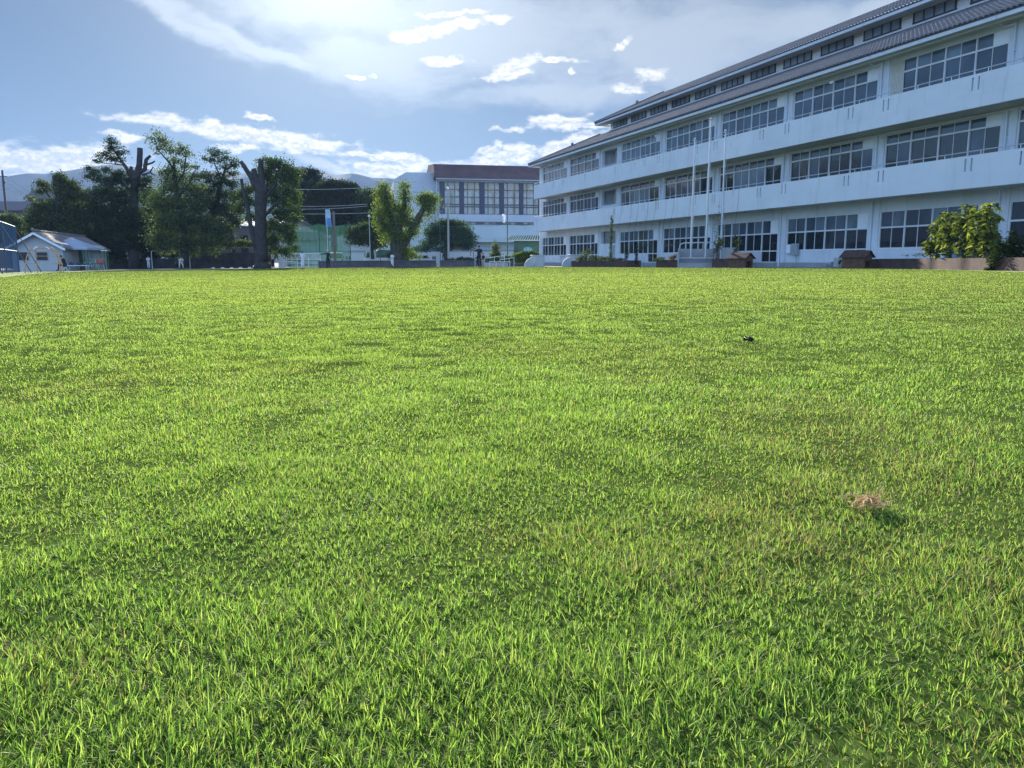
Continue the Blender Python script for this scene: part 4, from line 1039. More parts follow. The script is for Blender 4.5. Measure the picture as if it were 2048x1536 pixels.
tree('airy_tree', 366, 86, [(312,268,9,5),(306,278,9,5),(318,282,13,6),(330,284,11,6),(326,296,12,6),(340,300,11,6),(318,300,7,6),(363,296,13,8),(356,306,9,6),(372,309,9,8),(352,322,14,7),(345,340,18,8),(366,332,13,7),(388,333,9,6),(328,346,16,8),(350,357,28,10),(382,352,20,9),(340,375,34,15),(378,378,36,16),
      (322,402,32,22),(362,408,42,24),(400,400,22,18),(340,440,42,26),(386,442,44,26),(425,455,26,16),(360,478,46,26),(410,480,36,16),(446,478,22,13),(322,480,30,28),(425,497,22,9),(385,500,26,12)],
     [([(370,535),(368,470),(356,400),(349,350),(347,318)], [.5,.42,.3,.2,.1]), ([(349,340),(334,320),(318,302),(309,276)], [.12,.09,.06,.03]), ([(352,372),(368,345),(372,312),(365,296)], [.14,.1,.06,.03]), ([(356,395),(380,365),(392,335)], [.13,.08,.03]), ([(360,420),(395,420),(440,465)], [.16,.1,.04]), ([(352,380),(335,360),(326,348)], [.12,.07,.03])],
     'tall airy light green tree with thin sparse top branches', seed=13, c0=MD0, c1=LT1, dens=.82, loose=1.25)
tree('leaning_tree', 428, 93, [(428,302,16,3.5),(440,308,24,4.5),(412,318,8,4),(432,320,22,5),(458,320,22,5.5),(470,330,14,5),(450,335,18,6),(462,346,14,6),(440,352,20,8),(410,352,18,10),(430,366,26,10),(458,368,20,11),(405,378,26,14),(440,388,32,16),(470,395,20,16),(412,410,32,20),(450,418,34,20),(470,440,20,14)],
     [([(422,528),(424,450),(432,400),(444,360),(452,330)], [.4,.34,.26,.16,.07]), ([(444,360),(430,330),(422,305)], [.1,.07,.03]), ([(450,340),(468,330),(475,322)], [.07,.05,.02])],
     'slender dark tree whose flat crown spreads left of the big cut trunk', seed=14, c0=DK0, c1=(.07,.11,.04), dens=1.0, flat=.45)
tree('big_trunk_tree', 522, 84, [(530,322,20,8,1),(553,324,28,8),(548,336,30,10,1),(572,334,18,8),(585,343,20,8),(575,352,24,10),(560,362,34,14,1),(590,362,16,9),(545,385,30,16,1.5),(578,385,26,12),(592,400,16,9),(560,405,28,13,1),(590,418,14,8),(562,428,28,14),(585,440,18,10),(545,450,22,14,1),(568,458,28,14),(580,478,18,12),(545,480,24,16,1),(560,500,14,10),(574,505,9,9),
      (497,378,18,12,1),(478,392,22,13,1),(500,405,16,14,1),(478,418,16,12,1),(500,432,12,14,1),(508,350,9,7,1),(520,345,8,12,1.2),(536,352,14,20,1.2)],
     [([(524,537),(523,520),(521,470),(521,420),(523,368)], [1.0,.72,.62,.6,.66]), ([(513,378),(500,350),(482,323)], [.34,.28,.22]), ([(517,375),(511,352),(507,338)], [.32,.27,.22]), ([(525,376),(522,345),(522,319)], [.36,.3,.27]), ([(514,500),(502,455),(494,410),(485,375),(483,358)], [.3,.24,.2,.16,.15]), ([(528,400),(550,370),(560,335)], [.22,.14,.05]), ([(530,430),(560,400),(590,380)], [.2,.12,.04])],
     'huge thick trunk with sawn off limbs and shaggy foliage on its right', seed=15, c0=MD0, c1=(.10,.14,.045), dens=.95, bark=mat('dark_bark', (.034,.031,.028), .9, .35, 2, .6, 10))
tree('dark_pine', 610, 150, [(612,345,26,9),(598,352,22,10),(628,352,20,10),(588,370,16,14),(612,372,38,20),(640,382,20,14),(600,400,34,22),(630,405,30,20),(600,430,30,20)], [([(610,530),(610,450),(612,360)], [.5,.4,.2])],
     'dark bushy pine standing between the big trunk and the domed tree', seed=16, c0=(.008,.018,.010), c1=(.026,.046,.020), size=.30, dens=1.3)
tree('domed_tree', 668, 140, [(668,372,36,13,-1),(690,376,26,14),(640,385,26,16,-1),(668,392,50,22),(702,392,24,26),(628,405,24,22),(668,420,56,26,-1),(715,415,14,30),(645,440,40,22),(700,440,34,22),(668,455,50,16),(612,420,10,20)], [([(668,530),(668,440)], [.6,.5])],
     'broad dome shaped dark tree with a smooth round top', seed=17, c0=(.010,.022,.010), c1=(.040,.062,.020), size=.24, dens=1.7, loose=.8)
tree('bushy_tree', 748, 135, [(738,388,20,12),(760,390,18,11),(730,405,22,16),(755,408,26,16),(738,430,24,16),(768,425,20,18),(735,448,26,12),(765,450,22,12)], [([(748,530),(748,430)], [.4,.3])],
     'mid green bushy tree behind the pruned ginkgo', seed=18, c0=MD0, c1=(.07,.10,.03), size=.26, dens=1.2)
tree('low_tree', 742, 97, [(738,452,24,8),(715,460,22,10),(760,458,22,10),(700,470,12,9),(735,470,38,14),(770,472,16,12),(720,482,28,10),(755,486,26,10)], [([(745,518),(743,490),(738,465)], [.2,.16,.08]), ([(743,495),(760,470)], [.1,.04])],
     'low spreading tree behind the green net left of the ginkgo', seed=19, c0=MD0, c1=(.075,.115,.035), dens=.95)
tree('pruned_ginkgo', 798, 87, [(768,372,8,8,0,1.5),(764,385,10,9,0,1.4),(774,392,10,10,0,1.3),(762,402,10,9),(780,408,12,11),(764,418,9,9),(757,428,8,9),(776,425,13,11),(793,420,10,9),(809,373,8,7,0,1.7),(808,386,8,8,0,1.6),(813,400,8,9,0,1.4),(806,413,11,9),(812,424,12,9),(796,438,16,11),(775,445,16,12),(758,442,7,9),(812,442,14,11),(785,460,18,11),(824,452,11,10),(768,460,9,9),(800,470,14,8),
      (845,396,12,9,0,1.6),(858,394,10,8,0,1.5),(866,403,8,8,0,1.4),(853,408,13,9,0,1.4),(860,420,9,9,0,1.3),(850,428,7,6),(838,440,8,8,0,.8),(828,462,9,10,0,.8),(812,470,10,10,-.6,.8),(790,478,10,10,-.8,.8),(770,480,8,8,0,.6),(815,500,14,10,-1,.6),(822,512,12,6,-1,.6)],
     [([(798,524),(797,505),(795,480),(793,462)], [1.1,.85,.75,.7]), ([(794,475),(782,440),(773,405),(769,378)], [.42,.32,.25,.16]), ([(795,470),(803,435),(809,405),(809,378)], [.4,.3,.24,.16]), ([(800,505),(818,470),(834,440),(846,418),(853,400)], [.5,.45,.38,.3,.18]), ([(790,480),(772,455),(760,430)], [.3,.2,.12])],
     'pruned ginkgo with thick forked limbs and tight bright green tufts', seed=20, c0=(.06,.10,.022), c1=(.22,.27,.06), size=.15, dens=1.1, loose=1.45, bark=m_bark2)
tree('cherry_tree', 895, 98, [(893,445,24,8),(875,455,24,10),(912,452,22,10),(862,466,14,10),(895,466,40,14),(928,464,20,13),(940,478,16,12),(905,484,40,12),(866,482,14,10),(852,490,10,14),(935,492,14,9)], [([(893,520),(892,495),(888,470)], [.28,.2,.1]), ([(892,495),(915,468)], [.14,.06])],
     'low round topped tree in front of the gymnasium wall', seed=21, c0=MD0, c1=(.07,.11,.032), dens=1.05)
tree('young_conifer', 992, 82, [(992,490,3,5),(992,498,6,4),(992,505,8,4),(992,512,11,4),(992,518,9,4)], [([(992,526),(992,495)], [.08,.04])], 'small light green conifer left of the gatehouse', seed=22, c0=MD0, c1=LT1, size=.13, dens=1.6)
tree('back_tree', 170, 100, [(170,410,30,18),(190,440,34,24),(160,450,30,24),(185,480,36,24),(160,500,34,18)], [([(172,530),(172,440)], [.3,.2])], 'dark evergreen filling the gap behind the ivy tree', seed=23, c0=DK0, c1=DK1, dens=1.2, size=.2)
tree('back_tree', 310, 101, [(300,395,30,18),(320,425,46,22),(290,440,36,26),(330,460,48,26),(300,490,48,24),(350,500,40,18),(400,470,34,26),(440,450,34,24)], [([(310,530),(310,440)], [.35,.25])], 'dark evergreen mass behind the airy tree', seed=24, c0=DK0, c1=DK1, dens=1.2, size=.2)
for k, (x, Y, bl, lb, s_) in enumerate(((22,96,[(8,436,26,9),(30,443,24,10),(14,456,34,12),(42,458,18,12),(20,474,40,14),(50,480,16,14)],'olive green bushes behind the blue pipe cage',31),
        (235,91,[(232,508,10,9),(243,514,9,7)],'pale green shrub behind the right end of the white house',32),
        (305,93,[(300,512,16,7),(318,508,12,8),(290,518,12,5)],'sunlit shrub between the left tree trunks',33),
        (352,93,[(346,510,12,7),(360,516,10,5)],'small sunlit shrub left of the leaning player',34),
        (382,93,[(380,508,9,6),(390,514,8,5)],'small sunlit shrub in front of the stone wall',35),
        (455,95,[(432,486,16,8),(458,490,14,6),(480,487,14,7),(500,488,10,6)],'olive bushes growing over the top of the stone wall',36),
        (547,90,[(543,500,9,9),(552,510,8,9),(540,516,8,7)],'light green bush right of the big trunk',37),
        (590,96,[(588,500,4,12),(592,516,5,8)],'narrow shrub behind the sliding gate',38),
        (870,106,[(850,497,22,4),(885,498,24,4),(830,500,14,4)],'clipped dark hedge row in front of the gymnasium side wall',39),
        (810,90,[(808,508,12,8),(822,512,9,6),(785,512,8,7)],'dark undergrowth round the ginkgo base',40))):
    tree('shrub', x, Y, bl, None, lb, 'shrub', seed=s_, c0=MD0, c1=LT1 if s_ not in (39, 40) else MD1, size=.14, dens=1.4)
# hedge by the gatehouse
tree('hedge', 1046, 79, [(1020,517,12,6),(1036,512,12,7),(1050,509,12,8),(1063,508,9,8),(1072,512,7,8),(1048,520,24,7)], None, 'rounded clipped light green hedge beside the school corner', 'hedge', seed=41, c0=(.06,.10,.02), c1=(.19,.24,.06), size=.10, dens=1.6, loose=.6)
tree('hedge', 960, 86.5, [(930,520,22,5),(965,520,26,5),(1000,521,20,5),(900,521,14,4)], None, 'dark low hedge behind the right half of the low wall', 'hedge', seed=42, c0=DK0, c1=MD1, size=.12, dens=1.4, loose=.6)
# ------------------------------------------------------------------ things along the school front
m_brick = bpy.data.materials.new('brick'); m_brick.use_nodes = True; t = m_brick.node_tree; bs = t.nodes['Principled BSDF']; bs.inputs['Roughness'].default_value = .85
v = N('ShaderNodeTexCoord', t).outputs['UV']
br = N('ShaderNodeTexBrick', t); br.inputs['Color1'].default_value = (.13,.058,.045,1); br.inputs['Color2'].default_value = (.085,.042,.036,1); br.inputs['Mortar'].default_value = (.12,.10,.09,1)
br.inputs['Scale'].default_value = 1; br.inputs['Brick Width'].default_value = .22; br.inputs['Row Height'].default_value = .072; br.inputs['Mortar Size'].default_value = .008
L(v, br.inputs[0], t); L(MIX(MR(noise(v, 1.3, 4, .6, tree=t), .3, .7, tree=t), br.outputs[0], (.06,.035,.03), t), bs.inputs['Base Color'], t)
bs.inputs['Base Color'].links[0].from_node.inputs[0].links and None
m_soil = mat('bed_soil', (.045,.035,.025), .95, .3, 4)
def brickbox(name, p, q, w, h, parent, depth_side=1):
    """long box from p to q (tops at z+h), width w to the far side, uv in metres"""
    d = q-p; L_ = d.length; u_ = d.normalized(); nrm = Vector((-u_.y, u_.x, 0))*depth_side
    me = bpy.data.meshes.new(name); V = [p, q, q+nrm*w, p+nrm*w]; o0 = parent.location
    vs = [(v.x-o0.x, v.y-o0.y, v.z-o0.z-.15) for v in V]+[(v.x-o0.x, v.y-o0.y, v.z-o0.z+h) for v in V]
    fs = [(0,1,5,4),(1,2,6,5),(2,3,7,6),(3,0,4,7),(4,5,6,7)]
    me.from_pydata(vs, [], fs); uvl = me.uv_layers.new()
    W_ = [(L_, h+.15), (w, h+.15), (L_, h+.15), (w, h+.15), (L_, w)]
    for pi, (a, c) in enumerate(W_):
        for k, (x, y) in enumerate(((0,0),(a,0),(a,c),(0,c))): uvl.data[pi*4+k].uv = (x, y)
    me.materials.append(m_brick); o = bpy.data.objects.new(name, me); C.collection.objects.link(o); o.parent = parent
    b = MB(); k = .12; a, c = p+u_*k+nrm*k, q-u_*k+nrm*k; e_, f_ = q-u_*k+nrm*(w-k), p+u_*k+nrm*(w-k)
    b.add([(v.x-o0.x, v.y-o0.y, v.z-o0.z+h+.006) for v in (a, c, e_, f_)], [(0,1,2,3)]); b.build('soil', m_soil, parent)
    return o
def planter(x0, x1, Y0, Y1, h, w, label):
    p, q = foot(x0, Y0), foot(x1, Y1); e = empty('brick_planter', p, 0, label, 'planter', 'brick planters along the school'); brickbox('brick_wall', p, q, w, h, e); return e
planter(1143, 1255, 69, 61, .52, 1.3, 'dark brick planter with leafy plants nearest the far end of the school')
planter(1313, 1357, 55.5, 54, .52, 1.2, 'short dark brick planter left of the speech platform')
planter(1425, 1484, 51.3, 49.6, .56, 1.2, 'brick planter between the speech platform and the left dog house')
planter(1742, 2090, 40.5, 25.8, .47, 1.1, 'long brick planter running from the right dog house to the right edge')
# speech platform
pp = foot(1356, 52.5); ang_ = R(-12); plat = empty('speech_platform', pp, ang_, 'concrete speech platform with steps and curved steel handrail under the flagpoles', 'platform')
kx = 52/1557.0; m_pc = mat('platform_concrete', (.33,.34,.35), .85, .12, 1.2, .2, 40, stain=.3)
Wp = 2.45
b = MB(); b.box((0,0,-.1), (.10,2.2,1.28)); b.box((0,2.1,-.1), (Wp+1.3,2.2,1.28)); b.box((Wp-.08,0,-.1), (Wp+.02,2.15,1.28)); b.box((Wp+.03,.3,-.1), (Wp+1.3,2.15,1.33)); b.build('side_wall', m_pc, plat)
b = MB(); b.box((.11,.5,-.1), (Wp-.09,2.09,.62)); b.build('deck', mat('deck_slab', (.20,.20,.21), .85), plat)
for i, (y0, z) in enumerate(((-.05,.27),)): b = MB(); b.box((.11,y0,-.1), (Wp-.09,.49,z)); b.box((.11, y0-.03, z), (Wp-.09, y0+.2, z+.045)); b.build('step', m_pc, plat)
b = MB(); b.box((.11,.46,.62), (Wp-.09,.62,.66)); b.build('nosing', m_wht, plat)
b = MB(); pts = [(.12,2.15,1.28),(.12,2.15,1.5),(.2,2.15,1.62),(.4,2.15,1.68),(1.2,2.15,1.70),(Wp-.2,2.15,1.72),(Wp+.1,2.15,1.70),(Wp+.2,2.1,1.55),(Wp+.22,2.05,1.33)]; b.tube(pts, .045, 8)
for x in (.9, 1.7): b.tube([(x,2.15,1.28),(x,2.15,1.7)], .03, 6)
b.build('handrail', m_steel, plat)
# flagpoles
for k, (px, yt_, Y, lb) in enumerate(((1382, 289, 53, 'shortest left one of the three steel flagpoles'), (1411.5, 251, 52.6, 'tallest steel flagpole, in the middle of the three'), (1441.5, 273, 52.2, 'right one of the three steel flagpoles, behind the vines'))):
    p = foot(px, Y); p = Vector((p.x, p.y, p.z+.6 if k < 2 else p.z)); h = gzpx(yt_, Y)*1.0-p.z
    e = empty('flagpole', p, 0, lb, 'flagpole', 'three flagpoles behind the speech platform')
    b = MB(); b.tube([(0,0,-.05),(0,0,h*.5),(0,0,h)], [.085,.065,.04], 10); b.build('shaft', m_steel, e)
    b = MB(); b.ball((0,0,h+.06), .09, 10); b.tube([(-.12,0,h-.03),(.12,0,h-.03)], .03, 6); b.build('finial', m_steel, e)
    b = MB(); b.tube([(.10,-.02,.9),(.10,-.02,h-.1)], .008, 4); b.build('halyard', m_wht, e)
    b = MB(); b.tube([(0,0,-.02),(0,0,.10)], [.15,.12], 10); b.build('base_collar', m_pc, e)
# dog houses
m_wood = mat('dark_wood', (.12,.062,.035), .75, .3, 5, .3, 30); m_wroof = mat('wood_roof', (.075,.042,.032), .7, .3, 5, .2, 25)
def doghouse(px, Y, rz, w, d, h, label):
    p = foot(px, Y); e = empty('dog_house', p, rz, label, 'dog house', 'wooden dog houses by the planters')
    b = MB(); b.box((-w/2,0,-.02), (-w/2+.04,d,h*.66)); b.box((w/2-.04,0,-.02), (w/2,d,h*.66)); b.box((-w/2+.04,d-.04,-.02), (w/2-.04,d,h*.66)); b.box((-w/2+.04,.04,-.01), (w/2-.04,d-.04,.05))
    b.box((-w/2+.04,0,0), (-w*.30,.04,h*.66)); b.box((w*.30,0,0), (w/2-.04,.04,h*.66)); b.box((-w*.30,0,h*.42), (w*.30,.04,h*.66))
    b.prism([(-w/2,h*.66),(w/2,h*.66),(0,h*.94)], 0, .04); b.prism([(-w/2,h*.66),(w/2,h*.66),(0,h*.94)], d-.04, d)
    b.build('wall', m_wood, e)
    b = MB(); b.box((-w*.29,.30,.06), (w*.29,.32,h*.5)); b.build('opening_curtain', mat('dark_cloth', (.05,.07,.08), .9), e)
    b = MB()
    for sg in (-1, 1):
        for i in range(5):
            f0, f1 = i/5, (i+1)/5; x0, x1 = sg*(w/2+.12)*f0, sg*(w/2+.12)*f1; z0, z1 = h*.97-(h*.36)*f0, h*.97-(h*.36)*f1
            b.add([(x0,-.12,z0),(x1,-.12,z1+.015),(x1,d+.12,z1+.015),(x0,d+.12,z0),(x0,-.12,z0-.04),(x1,-.12,z1-.035),(x1,d+.12,z1-.035),(x0,d+.12,z0-.04)], [(0,1,2,3),(7,6,5,4),(0,4,5,1),(1,5,6,2),(2,6,7,3)])
    b.build('roof', m_wroof, e); return e
doghouse(1499, 46.6, R(38), .80, 1.15, .93, 'small brown wooden dog house at the end of the middle planter')
doghouse(1738, 39.3, R(40), .82, 1.15, .93, 'small brown wooden dog house at the left end of the long planter')
# pale concrete blocks with quarter round cheeks
def curved_block(px, Y, label, n=2):
    p = foot(px, Y); e = empty('curved_bench', p, R(10), label, 'bench', 'pale concrete curved blocks by the far end of the school')
    b = MB(); b.box((0,.4,-.05), (1.15,1.5,1.0)); b.box((-.02,.36,1.0), (1.2,1.55,1.1)); b.build('block', m_conp2, e, bevel=.04)
    for k in range(n):
        x = -.85+k*.95; b = MB(); poly = [(0,-.05)]+[(1.0-math.cos(R(a))*1.0, math.sin(R(a))*.86) for a in range(0, 91, 10)]+[(1.0,-.05)]
        vs = [(x+q[0]*.85, 0, q[1]) for q in poly]; m_ = len(vs)
        b.add(vs+[(a, .16, c) for a, _, c in vs], [tuple(range(m_))[::-1], tuple(range(m_, 2*m_))]+[(i, (i+1) % m_, (i+1) % m_+m_, i+m_) for i in range(m_)])
        b.build('curved_cheek', m_conp2, e)
    return e
m_conp2 = mat('pale_concrete', (.42,.46,.47), .8, .08, 1.5, .1)
curved_block(1067, 72, 'pale concrete block with two quarter round cheeks beside the clipped hedge')
curved_block(1143, 69.5, 'pale concrete block with one rounded cheek at the left end of the far planter', 1)
# goal-like frame, pipe, boxes
gp = foot(1692, 41.5); fr_ = empty('trestle', gp, R(20), 'pale wooden trestle frame in front of the ground floor door', 'trestle')
m_pw = mat('pale_wood', (.30,.29,.27), .7, .15, 4)
b = MB(); b.bar((0,0,.66), (1.15,0,.66), .07, .09); b.build('top_beam', m_pw, fr_)
for a_, c_ in (((.05,0,0),(.45,0,.62)), ((1.1,0,0),(.62,0,.62)), ((1.1,.5,0),(1.1,0,.62)), ((.05,.5,0),(.05,0,.62))): b = MB(); b.bar(a_, c_, .055); b.build('leg', m_pw, fr_)
b = MB(); p = foot(1712, 41.0); b.tube([(p.x-.18,p.y,p.z+.13),(p.x+.16,p.y+.03,p.z+.13)], .12, 14); tag(b.build('white_roll', m_panel), 'short fat white roll lying beside the trestle', 'roll')
p = foot(1683, 42); e = empty('water_heater', (p.x, p.y, p.z), R(20), 'grey outdoor unit box left of the trestle', 'outdoor unit')
b = MB(); b.box((-.22,0,.06), (.18,.3,.55)); b.build('casing', mat('unit_grey', (.40,.43,.44), .5), e, bevel=.02); b = MB(); b.tube([(-.02,-.012,.3),(-.02,.01,.3)], .14, 14); b.build('fan', g_dark, e)
b = MB(); p = foot(1663, 42.5); b.box((p.x-.35,p.y,p.z), (p.x+.3,p.y+.3,p.z+.10)); b.box((p.x-.15,p.y+.02,p.z+.10), (p.x+.3,p.y+.28,p.z+.2)); b.box((p.x+.1,p.y+.04,p.z+.2), (p.x+.34,p.y+.24,p.z+.34)); tag(b.build('stacked_blocks', mat('blocks', (.22,.23,.25), .9, .2, 5)), 'low stepped stack of grey blocks by the outdoor unit', 'blocks')
for k, (px, Y, c_, lb) in enumerate(((1905, 31.5, (.30,.42,.60), 'pale blue bin behind the sunflowers'), (1958, 30.3, (.03,.09,.10), 'left dark green bin behind the sunflowers'), (1972, 30.2, (.03,.08,.09), 'right dark green bin behind the sunflowers'))):
    p = foot(px, Y+4.2); e = empty('waste_bin', p, R(15), lb, 'bin'); b = MB(); w1_, w2_ = .20, .27
    b.add([(-w1_,-w1_,0),(w1_,-w1_,0),(w1_,w1_,0),(-w1_,w1_,0),(-w2_,-w2_,.88),(w2_,-w2_,.88),(w2_,w2_,.88),(-w2_,w2_,.88)], [(0,3,2,1),(0,1,5,4),(1,2,6,5),(2,3,7,6),(3,0,4,7),(4,5,6,7)])
    b.build('bin_body', mat('bin%d' % k, c_, .5), e, bevel=.02); b = MB(); b.box((-.29,-.29,.885), (.29,.29,.95)); b.build('lid', mat('bin_lid%d' % k, tuple(x*1.3 for x in c_), .5), e, bevel=.02)
# plants
def wplant(name, px, Y, sp, label, cat='plant', size=.09, n=500, c0=(.04,.07,.015), c1=(.16,.20,.05), seed=1, stems=None, leafstem=.02, z0=.0, group=None, droop=.6):
    """sp: list of ellipsoids (x,z,rx,rz) in metres relative to the foot; leaves face up and out"""
    g = np.random.default_rng(seed); o0 = foot(px, Y); o0.z += z0; e = empty(name, o0, 0, label, cat, group)
    P = []; W_ = []
    area = sum(a[2]*a[3] for a in sp)
    for (x, z, rx, rz) in sp:
        k = max(6, int(n*rx*rz/area)); d = g.normal(size=(k, 3)); d /= np.linalg.norm(d, axis=1)[:, None]
        P.append(np.array([x, 0, z])+d*(g.random(k)**.35)[:, None]*np.array([rx, rx*.7, rz]))
    P = np.concatenate(P); m = len(P); S = size*(.5+.9*g.random(m))
    az_ = g.uniform(0, 2*np.pi, m); dn = g.uniform(-.2, droop, m)
    a = np.c_[np.cos(az_)*np.cos(dn), np.sin(az_)*np.cos(dn), -np.sin(dn)]; b_ = np.c_[-np.sin(az_), np.cos(az_), g.normal(0, .35, m)]
    b_ /= np.linalg.norm(b_, axis=1)[:, None]; nn = np.cross(a, b_)
    a *= S[:, None]; b_ *= (S*.42)[:, None]; nn *= (S*.12)[:, None]
    # 6-vertex leaf folded along its midrib
    V = np.stack([P, P+a*.35+b_+nn, P+a*.8+b_*.6+nn*.5, P+a*1.25-nn, P+a*.8-b_*.6+nn*.5, P+a*.35-b_+nn], 1).reshape(-1, 3)
    o = (np.arange(m)*6)[:, None]; F = np.concatenate([o+np.array([[0,1,2,3]]), o+np.array([[0,3,4,5]])], 1).reshape(-1, 4)
    t_ = np.clip(g.random(m)**1.4, 0, 1)[:, None]; col = np.array(c0)*(1-t_)+np.array(c1)*t_
    npmesh('foliage', V, F, np.repeat(col, 6, 0), m_leaf, e)
    if stems:
        b = MB()
        for s_ in stems: b.tube([(q[0], q[2] if len(q) > 2 else 0, q[1]) for q in s_], [leafstem*(1-.5*i/len(s_)) for i in range(len(s_))], 6)
        b.build('stem', mat('green_stem', (.07,.10,.04), .7), e)
    return e
# tall sunflower clump of the long planter (several plants standing together)
def py_(px, x0=1742, x1=2090, Y0=40.5, Y1=25.8, back=.5):
    a, c = foot(x0, Y0), foot(x1, Y1); m_ = (px-CX)/FPX*.985
    t_ = (a.x-m_*a.y)/(m_*(c.y-a.y)-(c.x-a.x)); return a.y+(c.y-a.y)*t_+back
Yq = py_(1920); k = Yq/1557.0
def pxm(x, y, base): return ((x-base)*k, (539-y)*k)
for i, (bx, blobs_, lb) in enumerate(((1868, [(1866,462,10,20),(1862,492,14,12),(1885,440,10,18)], 'leftmost broad leaved plant of the tall clump in the long planter'),
        (1898, [(1890,432,14,14),(1900,455,16,20),(1886,470,12,14),(1905,480,12,12)], 'second broad leaved plant from the left in the tall clump'),
        (1925, [(1929,424,13,12),(1935,440,18,16),(1922,455,16,18),(1938,470,14,16)], 'middle and tallest broad leaved plant of the clump'),
        (1955, [(1955,435,14,16),(1950,458,18,20),(1960,480,16,14)], 'fourth broad leaved plant from the left in the tall clump'),
        (1978, [(1972,424,13,10),(1978,445,12,14),(1975,470,15,18),(1985,490,10,12)], 'rightmost broad leaved plant of the tall clump before the pillar'))):
    sp = []
    for (x, y, rx, ry) in blobs_: a_ = pxm(x, y, bx); sp.append((a_[0], a_[1], rx*k, ry*k))
    sp.append((.05, .95, .34, .40)); sp = [(a*1.15, c, d*1.3, f*1.05) for a, c, d, f in sp]; top = max(q[1] for q in sp)
    wplant('sunflower_plant', bx, py_(bx), sp, lb, size=.21, n=340, seed=60+i, stems=[[(0,.4),(.02,top*.5),(sp[0][0],top)], [(.12,.4),(.1,top*.6),(sp[-1][0],sp[-1][1])], [(-.12,.42),(-.14,top*.55)]], leafstem=.022, group='tall broad leaved plants in the long planter', c0=(.05,.08,.018), c1=(.32,.34,.09), droop=1.0)
wplant('bush', 2015, py_(2015), [(-.15,.75,.45,.42),(.25,.85,.5,.48),(.0,.45,.7,.35),(.15,1.35,.16,.14),(-.35,1.0,.12,.3),(.5,.7,.4,.4)], 'dense dark green bush in the long planter at the right edge', 'bush', size=.075, n=3800, seed=70, c0=(.012,.03,.01), c1=(.07,.11,.03), stems=[[(0,.2),(.1,1.3)]])
wplant('trailing_plant', 1987, py_(1987, back=-.12), [(0,.35,.18,.25),(.02,.12,.14,.18),(-.1,.05,.2,.1)], 'dark trailing plant spilling over the front of the long planter', size=.07, n=500, seed=71, c0=(.012,.03,.01), c1=(.06,.09,.025))
wplant('small_plant', 1835, py_(1835), [(-.5,.62,.2,.08),(0,.64,.3,.09),(.45,.62,.25,.08)], 'row of small pale seedlings on the long planter behind the dog house', size=.07, n=110, seed=72, c0=(.08,.12,.04), c1=(.25,.30,.16))
wplant('leafy_plants', 1172, 67.5, [(0,1.0,.55,.5),(-.3,.7,.45,.3),(.6,.6,.6,.25),(1.2,.75,.4,.2),(-.6,.6,.3,.25),(.3,1.35,.18,.3)], 'sprawling light green vegetable plants in the far planter', size=.13, n=900, seed=73, stems=[[(0,.4),(.05,1.5)]])
wplant('leafy_plants', 1216, 64.5, [(0,.7,.5,.18),(.5,.62,.3,.14),(-.5,.7,.35,.2)], 'low green plants on the right half of the far planter', size=.11, n=420, seed=74)
wplant('dry_plants', 1243, 62.5, [(0,.62,.3,.14),(-.3,.6,.3,.1)], 'low yellowing plants at the right end of the far planter', size=.1, n=200, seed=75, c0=(.10,.08,.03), c1=(.34,.26,.12))
wplant('vine_column', 1222, 62.5, [(.0,.9,.13,.4),(0,1.6,.12,.45),(0,2.3,.13,.45),(.02,3.0,.11,.4),(.02,3.6,.13,.35),(.02,4.0,.06,.15)], 'tall narrow column of climbing vine in front of the stair bay', 'vine', size=.10, n=650, seed=76, c0=(.03,.06,.015), c1=(.10,.14,.04), stems=[[(0,.3),(.02,4.1)]])
wplant('vine', 1253, 61.5, [(.0,.5,.15,.4),(.05,1.2,.12,.5),(0,.9,.14,.3)], 'dark vine climbing in front of the third ground floor window', 'vine', size=.08, n=420, seed=77, c0=(.015,.035,.012), c1=(.05,.08,.03))
wplant('vine', 1273, 60.5, [(.0,.5,.15,.4),(.0,1.1,.16,.4),(.05,1.6,.08,.4)], 'dark bushy vine left of the first ground floor door', 'vine', size=.08, n=480, seed=78, c0=(.015,.035,.012), c1=(.06,.09,.03))
wplant('low_plants', 1322, 54.8, [(0,.62,.35,.12),(-.3,.55,.2,.1)], 'low pale green plants at the left end of the short planter', size=.1, n=190, seed=79)
wplant('dry_plants', 1345, 54.2, [(0,.68,.35,.18),(.2,.8,.15,.15)], 'low brownish plants beside the speech platform', size=.1, n=220, seed=80, c0=(.10,.07,.03), c1=(.36,.24,.10))
for q, (px, blobs_, lb, sd_) in enumerate(((1437, [(0,1.35,.32,.22),(-.05,1.1,.2,.25),(.1,1.55,.2,.16),(-.2,.9,.1,.2)], 'yellow green sunflower plant behind the left end of the middle planter', 81), (1473, [(0,1.65,.26,.24),(.05,1.35,.26,.22),(0,.95,.2,.3),(0,.65,.22,.2)], 'tall sunflower plant with drooping leaves above the middle planter', 82))):
    wplant('sunflower_plant', px, 50.8-q*.6, [(a, c+.25, d, e_) for a, c, d, e_ in blobs_], lb, size=.15, n=120, seed=sd_, stems=[[(0,.4),(.03,1.1),(0,1.9)]], leafstem=.025, c0=(.05,.06,.015), c1=(.30,.28,.07), droop=1.2, group='sunflowers of the middle planter')
